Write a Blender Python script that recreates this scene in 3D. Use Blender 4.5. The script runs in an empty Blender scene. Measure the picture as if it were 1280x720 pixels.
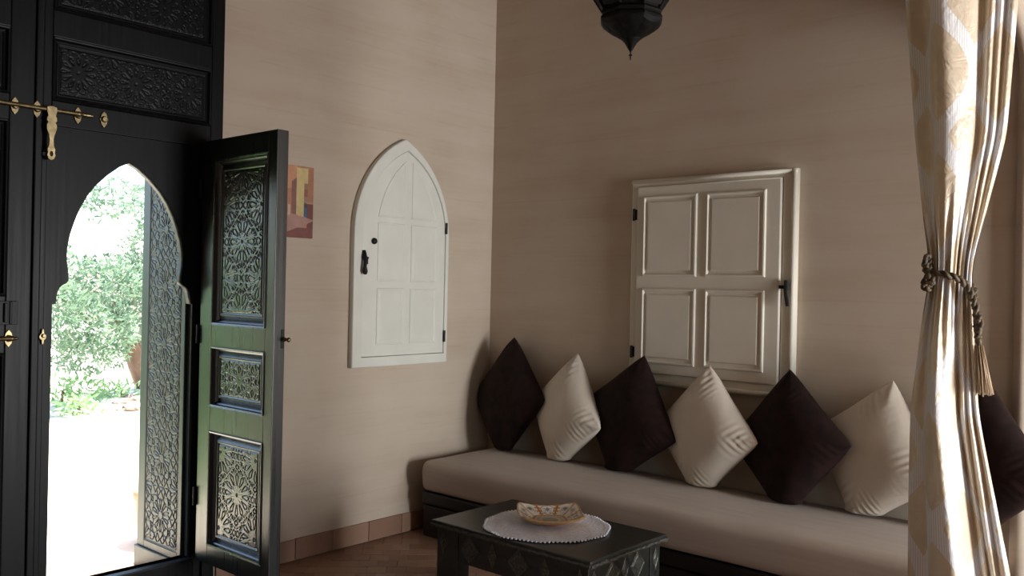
import bpy, bmesh, math, random
import numpy as np
from mathutils import Vector, Matrix, noise
R = math.radians
SC = bpy.context.scene
COL = SC.collection
rnd = random.Random(7)

# ------------------------------------------------------------------ camera
cd = bpy.data.cameras.new('camera')
cam = bpy.data.objects.new('camera', cd); COL.objects.link(cam)
cd.sensor_fit = 'HORIZONTAL'; cd.sensor_width = 36.0; cd.lens = 1111.9 / 1280 * 36
cd.clip_start = 0.05; cd.clip_end = 300
cR = Vector((0.7532653, 0.65737015, 0.02135121)); cU = Vector((-0.01659528, -0.01345617, 0.99977174)); cF = Vector((-0.65750741, 0.75344768, -0.00077317))
cam.matrix_world = Matrix(((cR.x, cU.x, -cF.x, 4.0303), (cR.y, cU.y, -cF.y, -4.4016), (cR.z, cU.z, -cF.z, 1.5), (0, 0, 0, 1)))
SC.camera = cam

# ------------------------------------------------------------------ light
SC.view_settings.view_transform = 'Standard'; SC.view_settings.look = 'None'
SC.view_settings.exposure = 0.0; SC.view_settings.gamma = 1.0; SC.view_settings.use_curve_mapping = False
SC.cycles.use_denoising = True
SC.cycles.max_bounces = 10; SC.cycles.diffuse_bounces = 5; SC.cycles.glossy_bounces = 4
SC.cycles.sample_clamp_indirect = 6.0
SC.cycles.caustics_reflective = False; SC.cycles.caustics_refractive = False
w = bpy.data.worlds.new('sky'); SC.world = w; w.use_nodes = True
nt = w.node_tree; bg = nt.nodes['Background']
sky = nt.nodes.new('ShaderNodeTexSky'); sky.sky_type = 'NISHITA'; sky.sun_disc = False
sky.sun_elevation = R(73); sky.sun_rotation = R(-20); sky.air_density = 1.0; sky.dust_density = 1.5; sky.ozone_density = 1.0
nt.links.new(sky.outputs['Color'], bg.inputs['Color']); bg.inputs['Strength'].default_value = 0.75
sl = bpy.data.lights.new('sun', 'SUN'); sl.energy = 28.0; sl.angle = R(0.6); sl.color = (1.0, 0.95, 0.86)
so = bpy.data.objects.new('sun', sl); COL.objects.link(so)
sdir = Vector((-0.03, 0.29, 0.955)).normalized()          # towards the sun
so.rotation_euler = sdir.to_track_quat('Z', 'Y').to_euler(); so.location = (-6, 8, 14)
def window_light(name, size, energy, col, loc, rz):
    al = bpy.data.lights.new(name, 'AREA'); al.shape = 'RECTANGLE'; al.size, al.size_y = size; al.energy = energy; al.color = col
    ao = bpy.data.objects.new(name, al); COL.objects.link(ao); ao.location = loc; ao.rotation_euler = (R(90), 0, R(rz))
window_light('window_daylight', (1.2, 1.9), 262, (0.965, 0.985, 1.0), (6.97, -0.80, 1.04), 90)       # in window_3, shines towards -x
window_light('side_window_daylight', (1.0, 1.7), 9, (0.86, 0.93, 1.0), (6.97, -4.80, 1.25), 90)      # in window_4

# ------------------------------------------------------------------ materials
def new_mat(name):
    m = bpy.data.materials.new(name); m.use_nodes = True
    return m, m.node_tree, m.node_tree.nodes['Principled BSDF']
def N(nt, t, **kw):
    n = nt.nodes.new(t)
    for k, v in kw.items(): setattr(n, k, v)
    return n
def math_n(nt, op, a, b=None, c=None):
    n = N(nt, 'ShaderNodeMath', operation=op)
    for i, v in enumerate((a, b, c)):
        if v is None: continue
        if isinstance(v, (int, float)): n.inputs[i].default_value = v
        else: nt.links.new(v, n.inputs[i])
    return n.outputs[0]
def ramp(nt, fac, stops):
    r = N(nt, 'ShaderNodeValToRGB'); nt.links.new(fac, r.inputs[0])
    e = r.color_ramp.elements
    while len(e) < len(stops): e.new(0.5)
    for i, (p, c) in enumerate(stops): e[i].position = p; e[i].color = (*c, 1)
    return r.outputs[0]
def simple(name, col, rough=0.5, metal=0.0, var=0.15, scale=(8, 8, 8), bump=0.0, bscale=60.0, coat=0.0, sheen=0.0, spec=0.5, bdist=0.002, detail=4.0, ior=None):
    m, nt, b = new_mat(name)
    tc = N(nt, 'ShaderNodeTexCoord'); mp = N(nt, 'ShaderNodeMapping'); mp.inputs['Scale'].default_value = scale
    nt.links.new(tc.outputs['Object'], mp.inputs[0])
    ns = N(nt, 'ShaderNodeTexNoise'); ns.inputs['Scale'].default_value = 1.0; ns.inputs['Detail'].default_value = detail
    nt.links.new(mp.outputs[0], ns.inputs['Vector'])
    c = Vector(col)
    out = ramp(nt, ns.outputs[0], [(0.3, c * (1 - var)), (0.7, c * (1 + var))])
    nt.links.new(out, b.inputs['Base Color'])
    b.inputs['Roughness'].default_value = rough; b.inputs['Metallic'].default_value = metal
    b.inputs['Coat Weight'].default_value = coat; b.inputs['Coat Roughness'].default_value = 0.12
    b.inputs['Sheen Weight'].default_value = sheen; b.inputs['Specular IOR Level'].default_value = spec
    if ior: b.inputs['IOR'].default_value = ior
    if bump:
        n2 = N(nt, 'ShaderNodeTexNoise'); n2.inputs['Scale'].default_value = bscale; n2.inputs['Detail'].default_value = 5
        nt.links.new(mp.outputs[0] if bscale < 5 else tc.outputs['Object'], n2.inputs['Vector'])
        bp = N(nt, 'ShaderNodeBump'); bp.inputs['Strength'].default_value = bump; bp.inputs['Distance'].default_value = bdist
        nt.links.new(n2.outputs[0], bp.inputs['Height']); nt.links.new(bp.outputs[0], b.inputs['Normal'])
    return m

def plaster():
    m, nt, b = new_mat('banded_earth_plaster')
    tc = N(nt, 'ShaderNodeTexCoord')
    def nz(scale, sc, detail=5, rough=0.55):
        mp = N(nt, 'ShaderNodeMapping'); mp.inputs['Scale'].default_value = scale; nt.links.new(tc.outputs['Object'], mp.inputs[0])
        n = N(nt, 'ShaderNodeTexNoise'); n.inputs['Scale'].default_value = sc; n.inputs['Detail'].default_value = detail; n.inputs['Roughness'].default_value = rough
        nt.links.new(mp.outputs[0], n.inputs['Vector']); return n.outputs[0]
    band = nz((0.5, 0.5, 4.0), 1.5, 4); fine = nz((1.5, 1.5, 60.0), 1.0, 3); blot = nz((1, 1, 1), 2.2, 6)
    # lift joints: thin lines about every 12 cm, broken up by noise
    sep = N(nt, 'ShaderNodeSeparateXYZ'); nt.links.new(tc.outputs['Object'], sep.inputs[0])
    wob = math_n(nt, 'MULTIPLY', blot, 0.018)
    zz = math_n(nt, 'ADD', sep.outputs[2], wob)
    fr = math_n(nt, 'FRACT', math_n(nt, 'DIVIDE', zz, 0.118))
    line = math_n(nt, 'LESS_THAN', math_n(nt, 'ABSOLUTE', math_n(nt, 'SUBTRACT', fr, 0.5)), 0.04)
    line = math_n(nt, 'MULTIPLY', line, math_n(nt, 'GREATER_THAN', nz((1.1, 1.1, 3.0), 2.0, 2), 0.52))
    mix = math_n(nt, 'ADD', math_n(nt, 'MULTIPLY', band, 0.55), math_n(nt, 'ADD', math_n(nt, 'MULTIPLY', fine, 0.10), math_n(nt, 'MULTIPLY', blot, 0.35)))
    mix = math_n(nt, 'SUBTRACT', mix, math_n(nt, 'MULTIPLY', line, 0.05))
    c = ramp(nt, mix, [(0.32, (0.465, 0.365, 0.28)), (0.5, (0.53, 0.442, 0.352)), (0.70, (0.57, 0.495, 0.41))])
    nt.links.new(c, b.inputs['Base Color']); b.inputs['Roughness'].default_value = 0.75; b.inputs['Specular IOR Level'].default_value = 0.25
    hh = math_n(nt, 'SUBTRACT', math_n(nt, 'ADD', fine, blot), math_n(nt, 'MULTIPLY', line, 0.5))
    bp = N(nt, 'ShaderNodeBump'); bp.inputs['Strength'].default_value = 0.10; bp.inputs['Distance'].default_value = 0.005
    nt.links.new(hh, bp.inputs['Height']); nt.links.new(bp.outputs[0], b.inputs['Normal'])
    return m
def black_wood(name, col, rough, coat, grain=(60, 60, 1.5), bump=0.25, spec=0.5):
    m, nt, b = new_mat(name)
    tc = N(nt, 'ShaderNodeTexCoord'); mp = N(nt, 'ShaderNodeMapping'); mp.inputs['Scale'].default_value = grain
    nt.links.new(tc.outputs['Object'], mp.inputs[0])
    ns = N(nt, 'ShaderNodeTexNoise'); ns.inputs['Scale'].default_value = 1.0; ns.inputs['Detail'].default_value = 6
    nt.links.new(mp.outputs[0], ns.inputs['Vector'])
    c = Vector(col)
    nt.links.new(ramp(nt, ns.outputs[0], [(0.3, c * 0.6), (0.7, c * 1.5)]), b.inputs['Base Color'])
    rr = math_n(nt, 'ADD', math_n(nt, 'MULTIPLY', ns.outputs[0], 0.2), rough - 0.1)
    nt.links.new(rr, b.inputs['Roughness']); b.inputs['Coat Weight'].default_value = coat; b.inputs['Coat Roughness'].default_value = 0.22
    b.inputs['Specular IOR Level'].default_value = spec
    bp = N(nt, 'ShaderNodeBump'); bp.inputs['Strength'].default_value = bump; bp.inputs['Distance'].default_value = 0.0015
    nt.links.new(ns.outputs[0], bp.inputs['Height']); nt.links.new(bp.outputs[0], b.inputs['Normal'])
    return m
def vcol_mat(name, rough=0.4, coat=0.0, bump=0.0):
    m, nt, b = new_mat(name)
    a = N(nt, 'ShaderNodeAttribute'); a.attribute_name = 'paint'
    ns = N(nt, 'ShaderNodeTexNoise'); ns.inputs['Scale'].default_value = 25.0
    tc = N(nt, 'ShaderNodeTexCoord'); nt.links.new(tc.outputs['Object'], ns.inputs['Vector'])
    mx = N(nt, 'ShaderNodeMix', data_type='RGBA', blend_type='MULTIPLY'); mx.inputs[0].default_value = 1.0
    nt.links.new(a.outputs['Color'], mx.inputs[6]); nt.links.new(ramp(nt, ns.outputs[0], [(0.3, (0.85,) * 3), (0.7, (1.05,) * 3)]), mx.inputs[7])
    nt.links.new(mx.outputs[2], b.inputs['Base Color']); b.inputs['Roughness'].default_value = rough; b.inputs['Coat Weight'].default_value = coat
    return m
def curtain_mat():
    m, nt, b = new_mat('cream_satin_with_ogee_bands')
    uv = N(nt, 'ShaderNodeUVMap'); uv.uv_map = 'cloth'
    sp = N(nt, 'ShaderNodeSeparateXYZ'); nt.links.new(uv.outputs[0], sp.inputs[0])
    u, v = sp.outputs[0], sp.outputs[1]
    A, P = 0.145, 0.415
    a = math_n(nt, 'ABSOLUTE', math_n(nt, 'SUBTRACT', math_n(nt, 'FLOORED_MODULO', math_n(nt, 'ADD', u, A), 2 * A), A))
    ph = math_n(nt, 'MULTIPLY', v, math.pi / P)
    t = math_n(nt, 'MULTIPLY', math_n(nt, 'ABSOLUTE', math_n(nt, 'SINE', ph)), A)
    t = math_n(nt, 'MULTIPLY', math_n(nt, 'POWER', math_n(nt, 'DIVIDE', t, A), 1.25), A)
    slope = math_n(nt, 'MULTIPLY', math_n(nt, 'COSINE', ph), A * math.pi / P)
    wd = math_n(nt, 'MULTIPLY', math_n(nt, 'SQRT', math_n(nt, 'ADD', math_n(nt, 'MULTIPLY', slope, slope), 1.0)), 0.027)
    mask = math_n(nt, 'LESS_THAN', math_n(nt, 'ABSOLUTE', math_n(nt, 'SUBTRACT', a, t)), wd)
    stripe = math_n(nt, 'GREATER_THAN', math_n(nt, 'SINE', math_n(nt, 'MULTIPLY', u, 2 * math.pi / 0.0085)), 0.0)
    mxs = N(nt, 'ShaderNodeMix', data_type='RGBA'); nt.links.new(stripe, mxs.inputs[0])
    mxs.inputs[6].default_value = (0.68, 0.67, 0.68, 1); mxs.inputs[7].default_value = (0.86, 0.85, 0.85, 1)
    wv = N(nt, 'ShaderNodeTexNoise'); wv.inputs['Scale'].default_value = 9; nt.links.new(uv.outputs[0], wv.inputs['Vector'])
    satin = ramp(nt, wv.outputs[0], [(0.3, (0.66, 0.545, 0.405)), (0.7, (0.76, 0.66, 0.52))])
    mx = N(nt, 'ShaderNodeMix', data_type='RGBA'); nt.links.new(mask, mx.inputs[0])
    nt.links.new(satin, mx.inputs[6]); nt.links.new(mxs.outputs[2], mx.inputs[7]); nt.links.new(mx.outputs[2], b.inputs['Base Color'])
    nt.links.new(math_n(nt, 'ADD', math_n(nt, 'MULTIPLY', mask, 0.3), 0.38), b.inputs['Roughness'])
    nt.links.new(math_n(nt, 'SUBTRACT', 0.15, math_n(nt, 'MULTIPLY', mask, 0.15)), b.inputs['Metallic'])
    n2 = N(nt, 'ShaderNodeTexNoise'); n2.inputs['Scale'].default_value = 20; n2.inputs['Detail'].default_value = 3; n2.inputs['Distortion'].default_value = 1.6
    nt.links.new(uv.outputs[0], n2.inputs['Vector'])
    bp = N(nt, 'ShaderNodeBump'); bp.inputs['Strength'].default_value = 0.30; bp.inputs['Distance'].default_value = 0.014
    nt.links.new(n2.outputs[0], bp.inputs['Height']); nt.links.new(bp.outputs[0], b.inputs['Normal'])
    return m
def tile_mat(name, col, var):
    m, nt, b = new_mat(name)
    tc = N(nt, 'ShaderNodeTexCoord'); mp = N(nt, 'ShaderNodeMapping'); mp.inputs['Rotation'].default_value = (0, 0, R(45)); nt.links.new(tc.outputs['Object'], mp.inputs[0])
    br = N(nt, 'ShaderNodeTexBrick'); br.offset = 0.5; br.inputs['Scale'].default_value = 1.0
    br.inputs['Brick Width'].default_value = 0.105; br.inputs['Row Height'].default_value = 0.105; br.inputs['Mortar Size'].default_value = 0.003
    c = Vector(col); br.inputs['Color1'].default_value = (*(c * (1 + var)), 1); br.inputs['Color2'].default_value = (*(c * (1 - var)), 1); br.inputs['Mortar'].default_value = (*(c * 0.6), 1)
    nt.links.new(mp.outputs[0], br.inputs[0]); nt.links.new(br.outputs[0], b.inputs['Base Color']); b.inputs['Roughness'].default_value = 0.5
    return m
def terracotta():
    m, nt, b = new_mat('terracotta_tile')
    oi = N(nt, 'ShaderNodeObjectInfo'); tc = N(nt, 'ShaderNodeTexCoord')
    ns = N(nt, 'ShaderNodeTexNoise'); ns.inputs['Scale'].default_value = 14; ns.inputs['Detail'].default_value = 5
    nt.links.new(tc.outputs['Object'], ns.inputs['Vector'])
    f = math_n(nt, 'ADD', math_n(nt, 'MULTIPLY', oi.outputs['Random'], 0.75), math_n(nt, 'MULTIPLY', ns.outputs[0], 0.3))
    nt.links.new(ramp(nt, f, [(0.05, (0.20, 0.105, 0.068)), (0.45, (0.27, 0.15, 0.098)), (0.8, (0.31, 0.185, 0.125)), (1.0, (0.38, 0.26, 0.18))]), b.inputs['Base Color'])
    b.inputs['Roughness'].default_value = 0.5
    return m
def velvet(name, c0, c1):
    m, nt, b = new_mat(name)
    tc = N(nt, 'ShaderNodeTexCoord'); ns = N(nt, 'ShaderNodeTexNoise'); ns.inputs['Scale'].default_value = 16; ns.inputs['Detail'].default_value = 4
    nt.links.new(tc.outputs['Object'], ns.inputs['Vector']); nt.links.new(ramp(nt, ns.outputs[0], [(0.35, c0), (0.65, c1)]), b.inputs['Base Color'])
    b.inputs['Roughness'].default_value = 0.8; b.inputs['Specular IOR Level'].default_value = 0.15
    b.inputs['Sheen Weight'].default_value = 0.08; b.inputs['Sheen Roughness'].default_value = 0.4; b.inputs['Sheen Tint'].default_value = (0.35, 0.17, 0.14, 1)
    bp = N(nt, 'ShaderNodeBump'); bp.inputs['Strength'].default_value = 0.15; bp.inputs['Distance'].default_value = 0.006
    nt.links.new(ns.outputs[0], bp.inputs['Height']); nt.links.new(bp.outputs[0], b.inputs['Normal'])
    return m
def leaf_mat(name, c0, c1):
    m, nt, b = new_mat(name)
    tc = N(nt, 'ShaderNodeTexCoord'); ns = N(nt, 'ShaderNodeTexNoise'); ns.inputs['Scale'].default_value = 3.0; ns.inputs['Detail'].default_value = 3
    nt.links.new(tc.outputs['Object'], ns.inputs['Vector']); nt.links.new(ramp(nt, ns.outputs[0], [(0.35, c0), (0.65, c1)]), b.inputs['Base Color'])
    b.inputs['Roughness'].default_value = 0.45
    tr = N(nt, 'ShaderNodeBsdfTranslucent'); tr.inputs[0].default_value = (*c1, 1)
    mx = N(nt, 'ShaderNodeMixShader'); mx.inputs[0].default_value = 0.3
    nt.links.new(b.outputs[0], mx.inputs[1]); nt.links.new(tr.outputs[0], mx.inputs[2]); nt.links.new(mx.outputs[0], nt.nodes['Material Output'].inputs[0])
    return m

M = dict(
    plaster=plaster(), white_wall=simple('limewash_plaster', (0.6, 0.52, 0.44), 0.8, var=0.06),
    gate=black_wood('black_varnished_gate_wood', (0.0045, 0.005, 0.0056), 0.42, 0.0, spec=0.16),
    leafwood=black_wood('dark_varnished_wicket_wood', (0.008, 0.009, 0.009), 0.30, 0.2, spec=0.75),
    jambwood=black_wood('dark_grey_varnished_jamb_wood', (0.020, 0.026, 0.030), 0.38, 0.0, spec=0.5),
    brass=simple('aged_brass', (0.24, 0.185, 0.10), 0.4, 1.0, 0.35, (40, 40, 40), 0.2, 200),
    iron=simple('black_iron', (0.008, 0.008, 0.009), 0.5, 0.0, 0.3, (30, 30, 30), spec=0.25),
    paint_white=simple('ivory_paint', (0.70, 0.66, 0.57), 0.5, 0, 0.04, (6, 6, 6), 0.06, 70, spec=0.3),
    paint_cool=simple('pale_ivory_paint', (0.72, 0.72, 0.655), 0.38, 0, 0.04, (6, 6, 6), 0.06, 70),
    sheet=simple('beige_linen_cover', (0.46, 0.385, 0.325), 0.85, 0, 0.05, (3, 30, 60), 0.25, 240, sheen=0.1, bdist=0.001),
    sofa_wood=black_wood('near_black_sofa_wood', (0.011, 0.009, 0.008), 0.45, 0.05, (1.5, 60, 60), spec=0.3),
    cream=simple('cream_satin', (0.66, 0.59, 0.50), 0.42, 0, 0.05, (6, 6, 6), 0.25, 26, sheen=0.15, bdist=0.006),
    brown=velvet('aubergine_brown_velvet', (0.013, 0.0075, 0.0065), (0.026, 0.0125, 0.0115)),
    table=black_wood('worn_black_table_wood', (0.016, 0.017, 0.014), 0.40, 0.25, (2.5, 40, 40), 0.35),
    worn=simple('chipped_dark_edge', (0.045, 0.044, 0.036), 0.5, 0, 0.8, (60, 60, 90), 0.8, 90, bdist=0.006),
    inlay=simple('engraved_dark_metal', (0.10, 0.10, 0.085), 0.38, 0.8, 0.5, (90, 90, 90), 0.9, 190, bdist=0.003),
    doily=simple('white_crochet_cotton', (0.80, 0.83, 0.95), 0.85, 0, 0.10, (60, 60, 60), 1.0, 120, bdist=0.006),
    bowl=vcol_mat('hand_painted_glaze', 0.3, 0.3),
    bowl_foot=simple('orange_glaze', (0.45, 0.13, 0.06), 0.35, 0, 0.2, (30, 30, 30)),
    lantern=simple('blackened_brass_lantern', (0.0035, 0.0033, 0.003), 0.6, 0.0, 0.5, (40, 40, 40), 0.5, 120, spec=0.12),
    lantern_glass=simple('smoked_lantern_glass', (0.003, 0.0035, 0.003), 0.45, 0, 0.6, (60, 60, 60), 0.4, 90, spec=0.2),
    curtain=curtain_mat(),
    rope=simple('bronze_and_brown_cord', (0.085, 0.056, 0.028), 0.55, 0, 0.9, (70, 70, 70), 0.6, 300),
    tassel=simple('gold_thread_fringe', (0.42, 0.30, 0.18), 0.5, 0, 0.4, (200, 200, 8), 0.6, 300),
    print=vcol_mat('printed_canvas', 0.6), canvas_edge=simple('canvas_side', (0.30, 0.13, 0.08), 0.7),
    tile=terracotta(), floorbase=tile_mat('terracotta_floor', (0.26, 0.145, 0.095), 0.15),
    grout=simple('clay_grout', (0.14, 0.09, 0.065), 0.9),
    ceiling=simple('ceiling_plaster', (0.50, 0.42, 0.34), 0.85, var=0.05),
    sand=simple('pale_sandy_ground', (0.62, 0.56, 0.45), 0.95, 0, 0.15, (0.8, 0.8, 0.8), 0.3, 6, bdist=0.03),
    leaf_a=leaf_mat('grey_green_leaves', (0.07, 0.145, 0.085), (0.20, 0.30, 0.20)),
    leaf_b=leaf_mat('fresh_green_leaves', (0.16, 0.32, 0.12), (0.30, 0.48, 0.22)),
    grass=leaf_mat('grass_blades', (0.19, 0.30, 0.13), (0.30, 0.42, 0.21)),
    bark=simple('grey_brown_bark', (0.16, 0.10, 0.07), 0.9, 0, 0.5, (4, 4, 1.5), 0.8, 12, bdist=0.03),
    rock=simple('brown_stone', (0.20, 0.15, 0.12), 0.9, 0, 0.4, (4, 4, 4), 0.6, 14, bdist=0.02),
    pot=simple('terracotta_pot_clay', (0.50, 0.25, 0.16), 0.8, 0, 0.15, (6, 6, 6)),
)

# ------------------------------------------------------------------ helpers
def meta(o, label=None, cat=None, group=None, kind=None):
    if label: o['label'] = label
    if cat: o['category'] = cat
    if group: o['group'] = group
    if kind: o['kind'] = kind
    return o
def empty(name, loc, label=None, cat=None, group=None, kind=None):
    o = bpy.data.objects.new(name, None); COL.objects.link(o); o.location = loc; o.empty_display_size = 0.1
    return meta(o, label, cat, group, kind)
def root_loc(p):
    while p.parent: p = p.parent
    return Vector(p.location)
def link(name, me, m, parent=None, smooth=False, label=None):
    """me in world coordinates; moved to its root's frame."""
    if isinstance(me, bmesh.types.BMesh):
        bm = me; me = bpy.data.meshes.new(name); bm.to_mesh(me); bm.free()
    else: me.name = name
    if parent is not None: me.transform(Matrix.Translation(-root_loc(parent)))
    if m is not None: me.materials.clear(); me.materials.append(m)
    if smooth: me.polygons.foreach_set('use_smooth', [True] * len(me.polygons))
    o = bpy.data.objects.new(name, me); COL.objects.link(o)
    if parent is not None: o.parent = parent
    if label: o['label'] = label
    return o
def top(name, me, m, loc, label, cat, group=None, kind=None, smooth=False):
    """a thing that is one mesh; me in world coordinates"""
    if isinstance(me, bmesh.types.BMesh):
        bm = me; me = bpy.data.meshes.new(name); bm.to_mesh(me); bm.free()
    me.transform(Matrix.Translation(-Vector(loc)))
    o = link(name, me, m, None, smooth); o.location = loc
    return meta(o, label, cat, group, kind)
def box(bm, x0, x1, y0, y1, z0, z1, bev=0.0):
    g = bmesh.ops.create_cube(bm, size=1.0)
    bmesh.ops.scale(bm, vec=(abs(x1 - x0), abs(y1 - y0), abs(z1 - z0)), verts=g['verts'])
    bmesh.ops.translate(bm, vec=((x0 + x1) / 2, (y0 + y1) / 2, (z0 + z1) / 2), verts=g['verts'])
    if bev:
        es = list({e for v in g['verts'] for e in v.link_edges})
        bmesh.ops.bevel(bm, geom=es, offset=bev, segments=2, affect='EDGES', profile=0.6)
    return bm
def bx(x0, x1, y0, y1, z0, z1, bev=0.0): return box(bmesh.new(), x0, x1, y0, y1, z0, z1, bev)
def frame(o, u, v, n):
    o, u, v, n = Vector(o), Vector(u), Vector(v), Vector(n)
    return Matrix(((u.x, v.x, n.x, o.x), (u.y, v.y, n.y, o.y), (u.z, v.z, n.z, o.z), (0, 0, 0, 1)))
FL = frame((0, 0, 0), (0, 1, 0), (0, 0, 1), (1, 0, 0))          # on the left wall: (y, z), out = +x
FB = frame((0, 0, 0), (1, 0, 0), (0, 0, 1), (0, -1, 0))         # on the back wall: (x, z), out = -y
FW = frame((0, -2.13, 0), (1, 0, 0), (0, 0, 1), (0, -1, 0))     # on the wicket leaf: (x, z), out = -y
def plate(loops, n0, n1, F, bev=0.0):
    """flat board with holes between out-distances n0 and n1 in frame F"""
    cu = bpy.data.curves.new('outline', 'CURVE'); cu.dimensions = '2D'; cu.fill_mode = 'BOTH'
    cu.extrude = (n1 - n0) / 2 - bev; cu.bevel_depth = bev; cu.bevel_resolution = 1; cu.offset = -bev
    for lp in loops:
        s = cu.splines.new('POLY'); s.points.add(len(lp) - 1)
        for p, q in zip(s.points, lp): p.co = (q[0], q[1], 0, 1)
        s.use_cyclic_u = True
    ob = bpy.data.objects.new('outline', cu)
    me = bpy.data.meshes.new_from_object(ob)
    bpy.data.objects.remove(ob); bpy.data.curves.remove(cu)
    me.transform(F @ Matrix.Translation((0, 0, (n0 + n1) / 2)))
    bm = bmesh.new(); bm.from_mesh(me); bmesh.ops.remove_doubles(bm, verts=bm.verts, dist=1e-5); bmesh.ops.recalc_face_normals(bm, faces=bm.faces)
    bpy.data.meshes.remove(me)
    return bm
def rect(a, b, c, d): return [(a, c), (b, c), (b, d), (a, d)]
def inset(lp, d):
    """polygon offset inwards by d (counter-clockwise loop)"""
    n = len(lp); out = []
    for i in range(n):
        p0, p1, p2 = Vector(lp[i - 1]), Vector(lp[i]), Vector(lp[(i + 1) % n])
        e1, e2 = (p1 - p0).normalized(), (p2 - p1).normalized()
        n1, n2 = Vector((-e1.y, e1.x)), Vector((-e2.y, e2.x))
        k = max(0.35, 1 + n1.dot(n2)); out.append(tuple(p1 + (n1 + n2) * (d / k)))
    return out
def nested(lp, steps, F, cap=True):
    """moulded profile: loops at (inset, height), last one filled"""
    bm = bmesh.new(); rings = []
    for d, h in steps:
        q = inset(lp, d) if d else lp
        rings.append([bm.verts.new(F @ Vector((p[0], p[1], h))) for p in q])
    n = len(lp)
    for a, b in zip(rings, rings[1:]):
        for i in range(n): bm.faces.new((a[i], a[(i + 1) % n], b[(i + 1) % n], b[i]))
    if cap: bm.faces.new(rings[-1])
    bmesh.ops.recalc_face_normals(bm, faces=bm.faces)
    return bm
def tube(bm, pts, r, seg=8, caps=True):
    pts = [Vector(p) for p in pts]; n = len(pts)
    rs = r if isinstance(r, (list, tuple)) else [r] * n
    t0 = (pts[1] - pts[0]).normalized(); up = Vector((0, 0, 1)) if abs(t0.z) < 0.9 else Vector((1, 0, 0))
    s = t0.cross(up).normalized(); prev = None; rings = []
    for i, p in enumerate(pts):
        t = (pts[min(i + 1, n - 1)] - pts[max(i - 1, 0)]).normalized()
        s = (s - t * s.dot(t)).normalized(); q = t.cross(s)
        rings.append([bm.verts.new(p + (s * math.cos(2 * math.pi * k / seg) + q * math.sin(2 * math.pi * k / seg)) * rs[i]) for k in range(seg)])
    for a, b in zip(rings, rings[1:]):
        for k in range(seg): bm.faces.new((a[k], a[(k + 1) % seg], b[(k + 1) % seg], b[k]))
    if caps: bm.faces.new(list(reversed(rings[0]))); bm.faces.new(rings[-1])
    return bm
def lathe(bm, prof, c, seg=24, F=None, rot=0.0):
    """prof: (radius, height); axis along F's third column (default z)"""
    T = (F or Matrix.Identity(4)).copy(); T = Matrix.Translation(Vector(c)) @ T.to_3x3().to_4x4()
    rings = []
    for r, h in prof:
        rings.append([bm.verts.new(T @ Vector((max(r, 1e-4) * math.cos(2 * math.pi * k / seg + rot), max(r, 1e-4) * math.sin(2 * math.pi * k / seg + rot), h))) for k in range(seg)])
    for a, b in zip(rings, rings[1:]):
        for k in range(seg): bm.faces.new((a[k], a[(k + 1) % seg], b[(k + 1) % seg], b[k]))
    bm.faces.new(list(reversed(rings[0]))); bm.faces.new(rings[-1])
    bmesh.ops.recalc_face_normals(bm, faces=bm.faces)
    return bm
def ball(bm, c, r, sub=2, sc=(1, 1, 1)):
    g = bmesh.ops.create_icosphere(bm, subdivisions=sub, radius=r)
    bmesh.ops.scale(bm, vec=sc, verts=g['verts']); bmesh.ops.translate(bm, vec=c, verts=g['verts'])
    return bm
def grid_mesh(name, Pts, closed_u=False):
    """Pts: (nv, nu, 3) array -> mesh"""
    nv, nu, _ = Pts.shape
    idx = np.arange(nv * nu).reshape(nv, nu)
    if closed_u: idx = np.concatenate([idx, idx[:, :1]], 1)
    q = np.stack([idx[:-1, :-1], idx[:-1, 1:], idx[1:, 1:], idx[1:, :-1]], -1).reshape(-1, 4)
    me = bpy.data.meshes.new(name)
    me.vertices.add(nv * nu); me.vertices.foreach_set('co', Pts.reshape(-1).astype(np.float32))
    me.loops.add(q.size); me.loops.foreach_set('vertex_index', q.reshape(-1).astype(np.int32))
    me.polygons.add(len(q)); me.polygons.foreach_set('loop_start', np.arange(0, q.size, 4, dtype=np.int32)); me.polygons.foreach_set('loop_total', np.full(len(q), 4, dtype=np.int32))
    me.update(); me.validate()
    return me
def paint(me, cols):
    a = me.color_attributes.new('paint', 'FLOAT_COLOR', 'POINT')
    c = np.concatenate([cols, np.ones((len(cols), 1))], 1); a.data.foreach_set('color', c.reshape(-1).astype(np.float32))

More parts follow.
